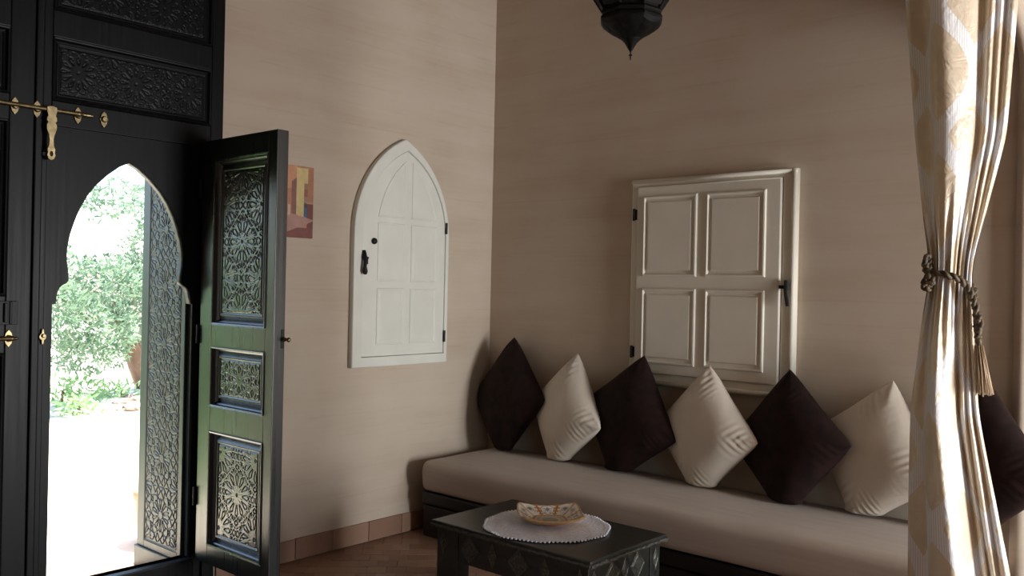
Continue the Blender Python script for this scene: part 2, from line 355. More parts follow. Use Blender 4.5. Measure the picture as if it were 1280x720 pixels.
# star-pattern relief -----------------------------------------------------------
def seg_dist(px, py, a, b):
    ax, ay = a; bx_, by = b; dx, dy = bx_ - ax, by - ay
    t = np.clip(((px - ax) * dx + (py - ay) * dy) / (dx * dx + dy * dy + 1e-12), 0, 1)
    return np.hypot(px - ax - t * dx, py - ay - t * dy)
def rosette_dist(u, v, cu, cv, n, kind):
    """distance to the lines of a field of n-fold rosettes on a staggered lattice (cell cu x cv)"""
    best = np.full(u.shape, 1e9); second = np.full(u.shape, 1e9); lu = np.zeros_like(u); lv = np.zeros_like(v)
    for ox, oy in ((0, 0), (cu / 2, cv / 2)):
        i = np.round((u - ox) / cu); j = np.round((v - oy) / cv)
        for di in (-1, 0, 1):
            for dj in (-1, 0, 1):
                du = u - ox - (i + di) * cu; dv = v - oy - (j + dj) * cv; d = np.hypot(du, dv)
                m = d < best
                second = np.where(m, best, np.minimum(second, d)); lu = np.where(m, du, lu); lv = np.where(m, dv, lv); best = np.where(m, d, best)
    Rr = min(math.hypot(cu / 2, cv / 2), min(cu, cv)) * 0.52
    a = math.pi / n
    th = np.arctan2(lv, lu); th = np.abs(np.mod(th + a, 2 * a) - a)
    x, y = best * np.cos(th) / Rr, best * np.sin(th) / Rr
    P = lambda r, t: (r * math.cos(t * a), r * math.sin(t * a))
    if kind == 0:
        S = [(P(.20, 0), P(.20, 1)), (P(.20, 1), P(.36, .55)), (P(.36, .55), P(.64, .62)), (P(.64, .62), P(.80, 0)), (P(.36, .55), P(.36, 1)), (P(.64, .62), P(.72, 1)), (P(.80, 0), P(1.05, .9)), (P(.80, 0), P(1.06, 0)), (P(1.05, .9), P(1.3, .3))]
    else:
        S = [(P(.10, 1), P(.30, 0)), (P(.30, 0), P(.52, 1)), (P(.14, .2), P(.74, .75)), (P(.74, .75), P(.92, 0)), (P(.52, 1), P(.92, 1)), (P(.92, 0), P(1.15, 1)), (P(.74, .75), P(1.2, .5)), (P(1.02, 1), P(1.35, .1))]
    d = np.full(u.shape, 1e9)
    for p, q in S: d = np.minimum(d, seg_dist(x, y, p, q) * Rr)
    return np.minimum(d, (second - best) / 2)
def carving(name, a0, a1, b0, b1, n_out, F, parent, m, cu, cv, n=10, kind=0, res=0.004, depth=0.006, line=0.0038, margin=0.0):
    nu, nv = int((a1 - a0) / res) + 2, int((b1 - b0) / res) + 2
    u, v = np.meshgrid(np.linspace(a0, a1, nu), np.linspace(b0, b1, nv))
    uc, vc = (a0 + a1) / 2, (b0 + b1) / 2
    d = rosette_dist(u - uc, v - vc, cu, cv, n, kind)
    if kind == 0: h = -depth * (1 - np.clip((d - line * 0.55) / (line * 0.9), 0, 1))
    else:      # raised straps with a groove on each side
        h = -depth * np.clip(1 - np.abs(d - 0.0058) / line, 0, 1)
    e = np.minimum(np.minimum(u - a0, a1 - u), np.minimum(v - b0, b1 - v))
    h = np.where(e < margin, 0, h); h = np.where(np.abs(e - margin) < 0.003, -depth * (margin > 0), h)
    P = np.stack([u, v, n_out + h], -1).reshape(-1, 3)
    Fm = np.array(F); P = P @ Fm[:3, :3].T + Fm[:3, 3]
    return link(name, grid_mesh(name, P.reshape(nv, nu, 3)), m, parent)

# ------------------------------------------------------------------ the room
GY0, GY1, GZ = -3.80, -2.015, 3.27          # the gate's recess in the left wall
OY0, OY1, OZ = -2.83, -2.145, 2.30          # the passage through the wall behind it
H = 3.9
bm = bmesh.new()
box(bm, -0.06, 0, GY1, 0.2, -0.1, H); box(bm, -0.06, 0, -7.0, GY0, -0.1, H); box(bm, -0.06, 0, GY0, GY1, GZ, H)
box(bm, -0.50, -0.06, OY1, 0.2, -0.1, H); box(bm, -0.50, -0.06, -7.0, OY0, -0.1, H); box(bm, -0.50, -0.06, OY0, OY1, OZ, H)
top('wall_left', bm, M['plaster'], (0, 0, 0), 'tall beige banded plaster wall with the black gate and arched shutter', 'wall', kind='structure')
bm = bx(-0.56, 7.2, 0, 0.2, -0.1, H)
top('wall_back', bm, M['plaster'], (0, 0, 0), 'brownish banded plaster wall behind the long sofa', 'wall', kind='structure')
arch = [(-7.0, -0.1), (-7.0, H), (0.0, H), (0.0, -0.1), (-0.035, -0.1), (-0.035, 2.5)]
for k in range(1, 40):
    t = math.cos(math.pi * k / 40); arch.append((-2.5 + 2.465 * t, 2.5 + 0.42 * math.sin(math.pi * k / 40)))
arch += [(-4.965, 2.5), (-4.965, -0.1)]
top('wall_right', plate([arch], 3.13, 3.19, FL), M['plaster'], (0, 0, 0), 'plaster wall opening in a wide low arch beside the curtain', 'wall', kind='structure')
bm = bmesh.new()
for y0, y1 in ((-7.0, -5.4), (-4.2, -1.45), (-0.15, 0.2)): box(bm, 7.0, 7.2, y0, y1, -0.1, H)
for y0, y1, z0, z1 in ((-1.45, -0.15, 0.04, 2.04), (-5.4, -4.2, 0.35, 2.15)): box(bm, 7.0, 7.2, y0, y1, -0.1, z0); box(bm, 7.0, 7.2, y0, y1, z1, H)
top('wall_far_right', bm, M['plaster'], (0, 0, 0), 'plaster wall with the daylight window facing the gate wall', 'wall', kind='structure')
top('wall_front', bx(-0.56, 7.2, -7.2, -7.0, -0.1, H), M['plaster'], (0, 0, 0), 'plaster wall facing the sofa wall', 'wall', kind='structure')
top('ceiling', bx(-0.56, 7.2, -7.2, 0.2, H, H + 0.12), M['ceiling'], (0, 0, 0), 'high pale plaster ceiling above the room', 'ceiling', kind='structure')
floor = top('floor', bx(-0.56, 7.2, -7.2, 0.2, -0.12, -0.003), M['floorbase'], (0, 0, 0), 'reddish brown terracotta tiled floor laid on the diagonal', 'floor', kind='structure')
tm = bpy.data.meshes.new('tile'); b_ = bx(-0.0505, 0.0505, -0.0505, 0.0505, -0.006, 0.0, 0.002); b_.to_mesh(tm); b_.free(); tm.materials.append(M['tile'])
cnt = 0
for i in range(-40, 40):
    for j in range(-40, 40):
        a, b = i * 0.104, j * 0.104 + 0.052 * (i % 2)
        x, y = (a + b) * 0.7071, (b - a) * 0.7071
        if 0.08 < x < 1.55 and -1.95 < y < -0.66 and x - y > 0.95 and x - y < 3.1 and cnt < 295 and not (x > 0.2 and y > -0.78):
            o = bpy.data.objects.new('tile', tm); COL.objects.link(o); o.parent = floor
            o.location = (x, y, rnd.uniform(-0.0012, 0.0006)); o.rotation_euler = (rnd.gauss(0, .004), rnd.gauss(0, .004), R(45) + rnd.gauss(0, .006)); cnt += 1
bb = empty('baseboard_left', (0.0, -1.0, 0), 'row of upright terracotta tiles along the foot of the gate wall', 'baseboard', kind='structure')
link('bedding', bx(0.0, 0.006, GY1 + 0.01, 0.0, 0.0, 0.112), M['grout'], bb)
y = -0.002
while y > GY1 + 0.05:
    wv = rnd.choice((0.255, 0.26, 0.25)); y0 = max(y - wv, GY1 + 0.01)
    link('tile', bx(0.002, 0.014 + rnd.uniform(-.001, .001), y0 + 0.002, y - 0.002, 0.002, 0.115 + rnd.uniform(-.002, .001), 0.002), M['tile'], bb); y = y0
for nm, y0, y1, z0, z1, lab in (('window_3', -1.45, -0.15, 0.04, 2.04, 'plain white casement window nearest the sofa wall in the daylight wall'), ('window_4', -5.4, -4.2, 0.35, 2.15, 'plain white casement window farther from the sofa wall in the daylight wall')):
    w3 = empty(nm, (7.05, (y0 + y1) / 2, z0), lab, 'window', kind='structure')
    link('frame', plate([rect(y0, y1, z0, z1), rect(y0 + .06, y1 - .06, z0 + .06, z1 - .06)], 7.06, 7.12, FL), M['paint_white'], w3)
    link('mullion', bx(7.07, 7.11, (y0 + y1) / 2 - .015, (y0 + y1) / 2 + .015, z0 + .06, z1 - .06), M['paint_white'], w3)

# ------------------------------------------------------------------ gate, right-hand leaf with the keyhole arch
AC = -2.477
half = [(0.0, 2.036), (0.048, 2.012), (0.105, 1.966), (0.155, 1.915), (0.19, 1.868), (0.225, 1.80), (0.243, 1.752), (0.262, 1.69), (0.271, 1.64), (0.274, 1.605), (0.272, 1.565), (0.266, 1.525), (0.2635, 1.49), (0.272, 1.476), (0.288, 1.468), (0.300, 1.458), (0.308, 1.442), (0.313, 1.42), (0.316, 1.386), (0.331, 1.383), (0.331, 0.15)]
opening = [(AC + d, z) for d, z in half] + [(AC - d, z) for d, z in reversed(half[1:])]
door = empty('door_1', (0, -2.45, 0), 'black wooden gate leaf pierced by a pointed keyhole arch doorway', 'door', kind='structure')
link('arch_board', plate([rect(-2.898, -2.02, 0.0, 2.20), opening], -0.05, 0.0, FL), M['gate'], door)
link('backing_board', bx(-0.05, -0.012, -2.898, -2.02, 2.20, 3.26), M['gate'], door)
link('stile', bx(-0.01, 0.02, -2.898, -2.868, 0.0, 3.26, 0.004), M['gate'], door)
link('stile', bx(-0.0498, 0.016, -2.868, -2.833, 2.19, 3.26, 0.003), M['gate'], door)
link('stile', bx(-0.01, 0.02, -2.085, -2.02, 0.0, 3.26, 0.004), M['gate'], door)
for z0, z1 in ((2.155, 2.262), (2.538, 2.652), (3.15, 3.26)): link('rail', bx(-0.01, 0.018, -2.833, -2.085, z0, z1, 0.004), M['gate'], door)
for z0, z1 in ((2.262, 2.538), (2.652, 3.15)):
    link('moulding', nested(rect(-2.833, -2.085, z0, z1), [(0, .018), (.004, .022), (.010, .020), (.016, .006), (.024, .002), (.024, -.012)], FL, cap=False), M['gate'], door)
    carving('carved_panel', -2.808, -2.110, z0 + .025, z1 - .025, 0.003, FL, door, M['gate'], 0.26, 0.24, 12, 1, 0.0034, 0.004, 0.0024, 0.012)
for s in (0.0,):   # narrow bead round the keyhole arch and the raised corner boards beside it
    link('sill', bx(-0.055, 0.045, -2.808, -2.146, 0.0, 0.15, 0.006), M['gate'], door)
    link('strip', bx(-0.01, 0.012, -2.868, -2.845, 0.0, 2.155, 0.003), M['gate'], door)

def collar(c, parent, name='collar'):
    """diamond-shaped brass collar plate on the gate face with a round eye"""
    x, y, z = c
    lp = [(y + a * 0.5, z + b) for a, b in ((0, -.037), (.024, -.022), (.03, -.008), (.040, 0), (.03, .008), (.024, .022), (0, .037), (-.024, .022), (-.03, .008), (-.040, 0), (-.03, -.008), (-.024, -.022))]
    b = plate([lp], x, x + 0.006, FL, 0.001)
    lathe(b, [(0.013, 0), (0.015, .004), (0.013, .012), (.010, .014)], (x + 0.004, y, z), 14, FL)
    return link(name, b, M['brass'], parent)
collar((0.02, -2.612, 2.212), door, 'bolt_keeper')
b = plate([[(-2.853 + math.cos(t) * (.011 + .004 * math.cos(4 * t)), 1.246 + math.sin(t) * (.028 + .006 * math.cos(4 * t))) for t in [k * math.pi / 16 for k in range(32)]]], 0.02, 0.026, FL, 0.001)
lathe(b, [(0.008, 0), (0.009, .006), (0.006, .010)], (0.026, -2.851, 1.25), 12, FL)
link('keyhole_plate', b, M['brass'], door)

bolt = empty('door_bolt', (0.04, -2.85, 2.21), 'long brass slide bolt with a dangling hasp across both gate leaves', 'bolt')
b = bmesh.new(); F_Y = frame((0, 0, 0), (0, 0, 1), (1, 0, 0), (0, 1, 0))
lathe(b, [(.006, 0), (.009, .004), (.006, .012), (.0095, .02), (.0095, .46), (.012, .465), (.012, .475), (.008, .48), (.008, .50), (.011, .506), (.006, .52), (.009, .528), (.003, .536)], (0.043, -3.20, 2.215), 14, F_Y)
link('rod', b, M['brass'], bolt, True)
for yy in (-2.982, -2.895, -2.726): collar((0.02, yy, 2.212), bolt)
hp = [(0, .020), (.021, .016), (.021, -.004), (.016, -.022), (.020, -.030), (.022, -.042), (.016, -.050), (.021, -.060), (.021, -.078), (.012, -.105), (.009, -.125), (.011, -.150), (.017, -.165), (.015, -.178), (.018, -.190), (.012, -.206), (0, -.212)]
lp = [(-2.846 + a, 2.21 + z) for a, z in hp] + [(-2.846 - a, 2.21 + z) for a, z in reversed(hp[1:-1])]
hole = [(-2.846 + .006 * math.cos(t), 2.027 + .011 * math.sin(t)) for t in [k * math.pi / 6 for k in range(12)]]
hs = link('hasp', plate([lp, hole], 0.050, 0.057, FL, 0.0015), M['brass'], bolt)
b = bmesh.new(); tube(b, [(0.02 + .030 * math.sin(t), -2.862 + .004 * t, 2.022 + .016 * math.cos(t)) for t in [k * math.pi / 10 for k in range(11)]], 0.004, 8)
link('staple', b, M['brass'], hs, True)

door2 = empty('door_2', (0, -3.35, 0), 'black wooden gate leaf at the frame edge with an iron latch', 'door', kind='structure')
link('backing_board', bx(-0.05, -0.004, -3.79, -2.904, 0.0, 3.26), M['gate'], door2)
link('stile', bx(-0.01, 0.02, -3.0, -2.904, 0.0, 3.26, 0.004), M['gate'], door2)
link('stile', bx(-0.01, 0.02, -3.79, -3.70, 0.0, 3.26, 0.004), M['gate'], door2)
for z0, z1 in ((0, .2), (1.18, 1.42), (2.155, 2.262), (2.538, 2.652), (3.15, 3.26)): link('rail', bx(-0.01, 0.018, -3.70, -3.0, z0, z1, 0.004), M['gate'], door2)
for z0, z1 in ((.2, 1.18), (1.42, 2.155), (2.262, 2.538), (2.652, 3.15)):
    link('moulding', nested(rect(-3.70, -3.0, z0, z1), [(0, .018), (.004, .022), (.010, .020), (.016, .006), (.024, .002), (.024, -.006)], FL, cap=False), M['gate'], door2)
    link('panel', nested(rect(-3.67, -3.03, z0 + .03, z1 - .03), [(0, -.004), (0, .002), (.03, .012), (.035, .012)], FL), M['gate'], door2)
b = bx(0.02, 0.032, -3.05, -2.956, 1.300, 1.398, 0.002); box(b, 0.03, 0.045, -3.012, -2.998, 1.31, 1.39, 0.003); box(b, 0.03, 0.038, -2.99, -2.98, 1.302, 1.396, 0.003)
link('latch_plate', b, M['iron'], door2)
bolt2 = empty('door_bolt', (0.04, -3.03, 1.243), 'short brass slide bolt below the black iron latch', 'bolt')
b = bmesh.new(); lathe(b, [(.009, 0), (.009, .21), (.011, .214), (.011, .222), (.006, .228), (.008, .236), (.003, .243)], (0.043, -3.20, 1.243), 14, F_Y)
link('rod', b, M['brass'], bolt2, True); collar((0.02, -2.988, 1.243), bolt2)

# ------------------------------------------------------------------ the small open wicket leaf, square to the wall
leaf = empty('door_3', (0.03, -2.10, 0.14), 'open dark wicket leaf with three carved panels reflecting the green garden', 'door', kind='structure')
LX0, LX1, LZ0, LZ1, T = 0.032, 0.656, 0.142, 2.178, -0.058
Lm = M['leafwood']
for x0, x1 in ((LX0, 0.140), (0.590, LX1)): link('stile', bx(x0, x1, -2.13, -2.072, LZ0, LZ1, 0.003), Lm, leaf)
for z0, z1 in ((LZ0, .232), (.782, .900), (1.187, 1.292), (2.080, LZ1)): link('rail', bx(0.140, 0.590, -2.130, -2.072, z0, z1, 0.003), Lm, leaf)
for z0, z1, cu, cv, nn, kd in ((.232, .782, .30, .36, 12, 1), (.900, 1.187, .22, .20, 8, 1), (1.292, 2.080, .31, .34, 10, 1)):
    pn = link('panel', bx(0.138, 0.592, -2.098, -2.080, z0 - .002, z1 + .002), Lm, leaf)
    link('moulding', nested(rect(0.140, 0.590, z0, z1), [(0, .001), (.003, .006), (.009, .004), (.012, -.012), (.018, -.016), (.026, -.030)], FW, cap=False), Lm, pn)
    lp = rect(0.166, 0.564, z0 + .026, z1 - .026)
    link('raised_border', nested(lp, [(0, -.032), (0, -.028), (.020, -.0155), (.024, -.0155), (.024, -.020)], FW, cap=False), Lm, pn)
    carving('carved_panel', 0.188, 0.542, z0 + .048, z1 - .048, -0.0155, FW, pn, Lm, cu, cv, nn, kd, 0.0026, 0.006, 0.0026, 0.010)
b = bmesh.new(); lathe(b, [(.006, 0), (.010, .003), (.010, .010), (.006, .013), (.004, .028), (.009, .032), (.011, .040), (.006, .047)], (LX1, -2.078, 1.246), 14, frame((0, 0, 0), (0, 1, 0), (0, 0, 1), (1, 0, 0)))
link('latch_knob', b, M['brass'], leaf, True, 'small brass latch knob')
link('latch_face', bx(LX1 - .001, LX1 + .003, -2.092, -2.064 - .012, 1.205, 1.29, 0.001), M['iron'], leaf)
for z in (0.45, 1.24, 1.95):
    b = bmesh.new(); tube(b, [(0.027, -2.138, z - .045), (0.027, -2.138, z + .045)], 0.008, 10); box(b, 0.022, 0.027, -2.138, -2.12, z - .04, z + .04); link('hinge', b, M['iron'], leaf)

# carved reveal of the doorway
jamb = empty('jamb_panel', (-0.3, -2.14, 0), 'carved grey wooden panel lining the side of the sunlit arch passage', 'panel')
FJ = frame((0, -2.146, 0), (1, 0, 0), (0, 0, 1), (0, -1, 0))
link('board', bx(-0.502, -0.055, -2.155, -2.146 + .004, 0.0, 2.28), M['jambwood'], jamb)
for x0, x1 in ((-0.502, -0.430), (-0.088, -0.056)): link('stile', bx(x0, x1, -2.160, -2.146, 0.113, 2.28, 0.003), M['jambwood'], jamb)
link('rail', bx(-0.430, -0.088, -2.160, -2.146, 0.113, 0.150, 0.003), M['jambwood'], jamb)
carving('carved_panel', -0.428, -0.090, 0.152, 2.20, 0.0135, FJ, jamb, M['jambwood'], 0.35, 0.29, 10, 0, 0.0026, 0.006, 0.0024, 0.008)
link('plinth', bx(-0.512, -0.055, -2.172, -2.146, 0.0, 0.113, 0.006), M['jambwood'], jamb)

# ------------------------------------------------------------------ arched shutter on the left wall
def pointed(c, wd, z0, zs, za, n=14):
    h = za - zs; cc = (h * h - wd * wd) / (2 * wd); r = wd + cc
    a1 = math.asin(h / r)
    rt = [(c - cc + r * math.cos(a1 * k / n), zs + r * math.sin(a1 * k / n)) for k in range(n + 1)]
    lt = [(2 * c - p[0], p[1]) for p in reversed(rt[:-1])]
    return [(c - wd, z0), (c + wd, z0)] + rt + lt
w1 = empty('window_1', (0.02, -0.817, 1.02), 'white painted pointed arch shutter on the gate wall', 'window', kind='structure')
C1 = -0.817
outer = pointed(C1, 0.377, 1.020, 1.80, 2.372); inner = pointed(C1 + .022, 0.330, 1.078, 1.80, 2.306)
link('frame', plate([outer, inner], 0.0, 0.040, FL, 0.006), M['paint_cool'], w1)
sh = link('shutter', plate([pointed(C1 + .022, 0.328, 1.081, 1.80, 2.303)], 0.002, 0.030, FL, 0.004), M['paint_cool'], w1)
prof = [(0, .030), (.003, .0345), (.008, .0345), (.013, .0315), (.030, .0335), (.034, .0335)]
for y0, y1 in ((-1.017, -0.806), (-0.756, -0.540)):
    for z0, z1 in ((1.145, 1.480), (1.518, 1.864)):
        link('panel', nested(rect(y0, y1, z0, z1), prof, FL), M['paint_cool'], sh)
C2 = C1 + .036
def half_arch(sgn, d, n=14):
    h = 2.262 - 1.80; wd = .243; cc = (h * h - wd * wd) / (2 * wd); r = wd + cc - d
    x0, z0 = .026 + d, 1.895 + d; zt = 1.80 + math.sqrt(r * r - (x0 + cc) ** 2)
    lp = [(x0, z0)] + [(math.sqrt(r * r - (z0 + (zt - z0) * k / n - 1.80) ** 2) - cc, z0 + (zt - z0) * k / n) for k in range(n + 1)]
    return [(C2 + sgn * a, z) for a, z in lp]
for s in (-1, 1):
    bm = bmesh.new(); rings = [[bm.verts.new(FL @ Vector((p[0], p[1], hh))) for p in half_arch(s, d)] for d, hh in prof]
    for ra, rb in zip(rings, rings[1:]):
        for i in range(len(ra)): bm.faces.new((ra[i], ra[(i + 1) % len(ra)], rb[(i + 1) % len(ra)], rb[i]))
    bm.faces.new(rings[-1]); bmesh.ops.recalc_face_normals(bm, faces=bm.faces)
    link('panel', bm, M['paint_cool'], sh)
b = bmesh.new(); lathe(b, [(.016, 0), (.019, .003), (.018, .012), (.012, .018), (.004, .020)], (0.030, -1.046, 1.751), 16, FL)
link('knob', b, M['iron'], sh, True, 'small dark round knob')
b = bx(0.040, 0.050, -1.137, -1.121, 1.660, 1.682, 0.002)
tube(b, [(0.045, -1.128, 1.694), (0.050, -1.128, 1.655), (0.062, -1.130, 1.635), (0.066, -1.136, 1.60), (0.066, -1.134, 1.575), (0.060, -1.130, 1.56)], [.010, .016, .012, .010, .015, .012], 10)
tube(b, [(0.046, -1.128, 1.654), (0.046, -1.098, 1.651)], .007, 8); tube(b, [(0.040, -1.098, 1.655), (0.040, -1.098, 1.615)], .005, 8)
link('handle', b, M['iron'], w1, True, 'black iron drop handle')
for z in (1.86, 1.185):
    b = bmesh.new(); tube(b, [(0.040, -0.466, z - .035), (0.040, -0.466, z + .035)], 0.007, 8); link('hinge', b, M['iron'], w1)

# ------------------------------------------------------------------ square shutter on the back wall
w2 = empty('window_2', (1.63, -0.02, 0.96), 'white painted square shutter with four panels behind the cushions', 'window', kind='structure')
link('frame', plate([rect(1.135, 2.138, 0.955, 2.140), rect(1.180, 2.060, 1.022, 2.098)], 0.0, 0.036, FB, 0.008), M['paint_white'], w2)
b = bmesh.new(); tube(b, [(2.121, -0.034, 0.958), (2.121, -0.034, 2.137)], .015, 12); link('bead', b, M['paint_white'], w2, True)
b = bmesh.new(); tube(b, [(1.137, -0.034, 2.126), (2.136, -0.034, 2.126)], .010, 12); link('bead', b, M['paint_white'], w2, True)
b = bmesh.new(); tube(b, [(1.137, -0.034, 0.972), (2.136, -0.034, 0.972)], .014, 12); link('bead', b, M['paint_white'], w2, True)
sh = link('shutter', plate([rect(1.182, 2.058, 1.024, 2.096)], 0.004, 0.052, FB, 0.007), M['paint_white'], w2)
prof = [(0, .051), (.005, .062), (.012, .063), (.020, .053), (.034, .0525), (.040, .060), (.046, .060)]
for x0, x1 in ((1.226, 1.578), (1.630, 1.980)):
    for z0, z1 in ((1.578, 2.040), (1.082, 1.514)):
        link('panel', nested(rect(x0, x1, z0, z1), prof, FB), M['paint_white'], sh)
b = bx(2.058, 2.102, -0.062, -0.044, 1.522, 1.540, 0.003)
tube(b, [(2.098, -0.058, 1.565), (2.098, -0.062, 1.515)], .012, 8); tube(b, [(2.098, -0.066, 1.52), (2.104, -0.075, 1.49), (2.116, -0.080, 1.435)], [.010, .009, .010], 8)
link('handle', b, M['iron'], w2, False, 'black lever handle')
for z in (1.936, 1.142):
    b = bmesh.new(); tube(b, [(1.160, -0.048, z - .035), (1.160, -0.048, z + .035)], 0.008, 8); box(b, 1.150, 1.180, -0.046, -0.040, z - .03, z + .03); link('hinge', b, M['iron'], w2)

# ------------------------------------------------------------------ little picture behind the wicket leaf
pic = empty('wall_picture', (0.01, -1.63, 1.93), 'small unframed canvas of an orange and yellow alley beside the open wicket', 'picture')
PY0, PY1, PZ0, PZ1 = -1.80, -1.47, 1.742, 2.126
link('canvas', bx(0.0, 0.022, PY0, PY1, PZ0, PZ1, 0.002), M['canvas_edge'], pic)
W_, H_ = PY1 - PY0, PZ1 - PZ0
nu, nv = 96, 110
uu, vv = np.meshgrid(np.linspace(0, 1, nu), np.linspace(0, 1, nv))     # v up
# picture coordinates of the visible half: p 0..1 from hidden middle to right edge
px = (uu - 0.5) * 2 * 205; py = (1 - vv) * 605
colr = np.zeros((nv, nu, 3)); colr[:] = (.45, .20, .12)
def reg(mask, c): colr[mask] = c
reg(py > 0, (.50, .22, .12)); reg((px < 75) & (py < 200 - .3 * px), (.62, .30, .16)); reg((px > 30) & (px < 75) & (py > 165 - px) & (py < 440), (.26, .11, .10))
reg((px > 70) & (px < 165) & (py > 15) & (py < 430), (.66, .52, .24)); reg((px > 130) & (px < 165) & (py > 140) & (py < 430), (.34, .20, .15))
reg((px > 130) & (px < 165) & (py > 190) & (py < 250), (.28, .11, .07)); reg((px > 128) & (px < 160) & (py > 310) & (py < 430), (.05, .12, .20)); reg((px > 128) & (px < 160) & (py > 310) & (py < 345), (.07, .06, .07))
reg((px > 160) & (py < 310) & (py > 20), (.42, .19, .10)); reg((px > 155) & (py > 305), (.17, .055, .05)); reg((px > 150) & (py > 295) & (py < 312), (.45, .25, .18))
reg((py > 395 + .25 * px) & (py < 570 - .55 * np.maximum(px, 0)) | ((px > 60) & (px < 140) & (py > 425) & (py < 515 + .1 * px)), (.44, .25, .21))
reg((py > 560 - .5 * np.maximum(px, 0)) & (px < 88), (.22, .075, .06)); reg((px >= 88) & (py > 520), (.20, .07, .06)); reg((px < 0) & (py > 430), (.30, .13, .10)); reg((px < 22) & (px > 4) & (py > 330) & (py < 420), (.6, .45, .33))
P = np.stack([np.full_like(uu, 0.0226), PY0 + uu * W_, PZ0 + vv * H_], -1)
me = grid_mesh('print', P); paint(me, colr.reshape(-1, 3)); link('print', me, M['print'], pic)

# ------------------------------------------------------------------ sofa
sofa = empty('sofa_base', (1.7, -0.36, 0), 'near black wooden bench base standing against the back wall', 'sofa')
SX0, SX1, SY0 = 0.135, 3.10, -0.715
link('plinth', bx(SX0, SX1, SY0 + .012, -0.02, 0.0, 0.185, 0.006), M['sofa_wood'], sofa)
link('top_rail', bx(SX0 - .004, SX1, SY0 - .004, -0.016, 0.195, 0.268, 0.014), M['sofa_wood'], sofa)
link('recess', bx(SX0 + .012, SX1 - .012, SY0 + .03, -0.03, 0.18, 0.2), M['sofa_wood'], sofa)
nx, ny = 150, 40
def mattress():
    x0, x1, y0, y1, z0, z1 = 0.128, 3.108, -0.728, -0.022, 0.270, 0.452
    bm = bmesh.new(); box(bm, x0, x1, y0, y1, z0, z1)
    bmesh.ops.bevel(bm, geom=bm.edges[:], offset=0.045, segments=5, affect='EDGES', profile=0.55)
    for k in range(1, 60):
        bmesh.ops.bisect_plane(bm, geom=bm.verts[:] + bm.edges[:] + bm.faces[:], plane_co=(x0 + (x1 - x0) * k / 60, 0, 0), plane_no=(1, 0, 0))
    for k in range(1, 14):
        bmesh.ops.bisect_plane(bm, geom=bm.verts[:] + bm.edges[:] + bm.faces[:], plane_co=(0, y0 + (y1 - y0) * k / 14, 0), plane_no=(0, 1, 0))
    for k in range(1, 5):
        bmesh.ops.bisect_plane(bm, geom=bm.verts[:] + bm.edges[:] + bm.faces[:], plane_co=(0, 0, z0 + (z1 - z0) * k / 5), plane_no=(0, 0, 1))
    for v in bm.verts:
        u = (v.co.x - x0) / (x1 - x0); t = (v.co.y - y0) / (y1 - y0)
        if v.co.z > 0.36: v.co.z += 0.018 * math.sin(math.pi * min(max(t, 0), 1)) ** 0.7 * (1 - abs(2 * u - 1) ** 12) + 0.004 * noise.noise(Vector((v.co.x * 3, v.co.y * 4, 0)))
        if v.co.y < y0 + 0.05: v.co.y += 0.007 * noise.noise(Vector((v.co.x * 2.2, 5, v.co.z * 14))) - 0.006 * math.sin(math.pi * min(max((v.co.z - z0) / .18, 0), 1))
        if v.co.z < 0.30: v.co.z = max(v.co.z, 0.2702)
    return bm
top('mattress', mattress(), M['sheet'], (1.6, -0.37, 0.27), 'long beige fabric seat mattress on the dark bench base', 'mattress', smooth=True)

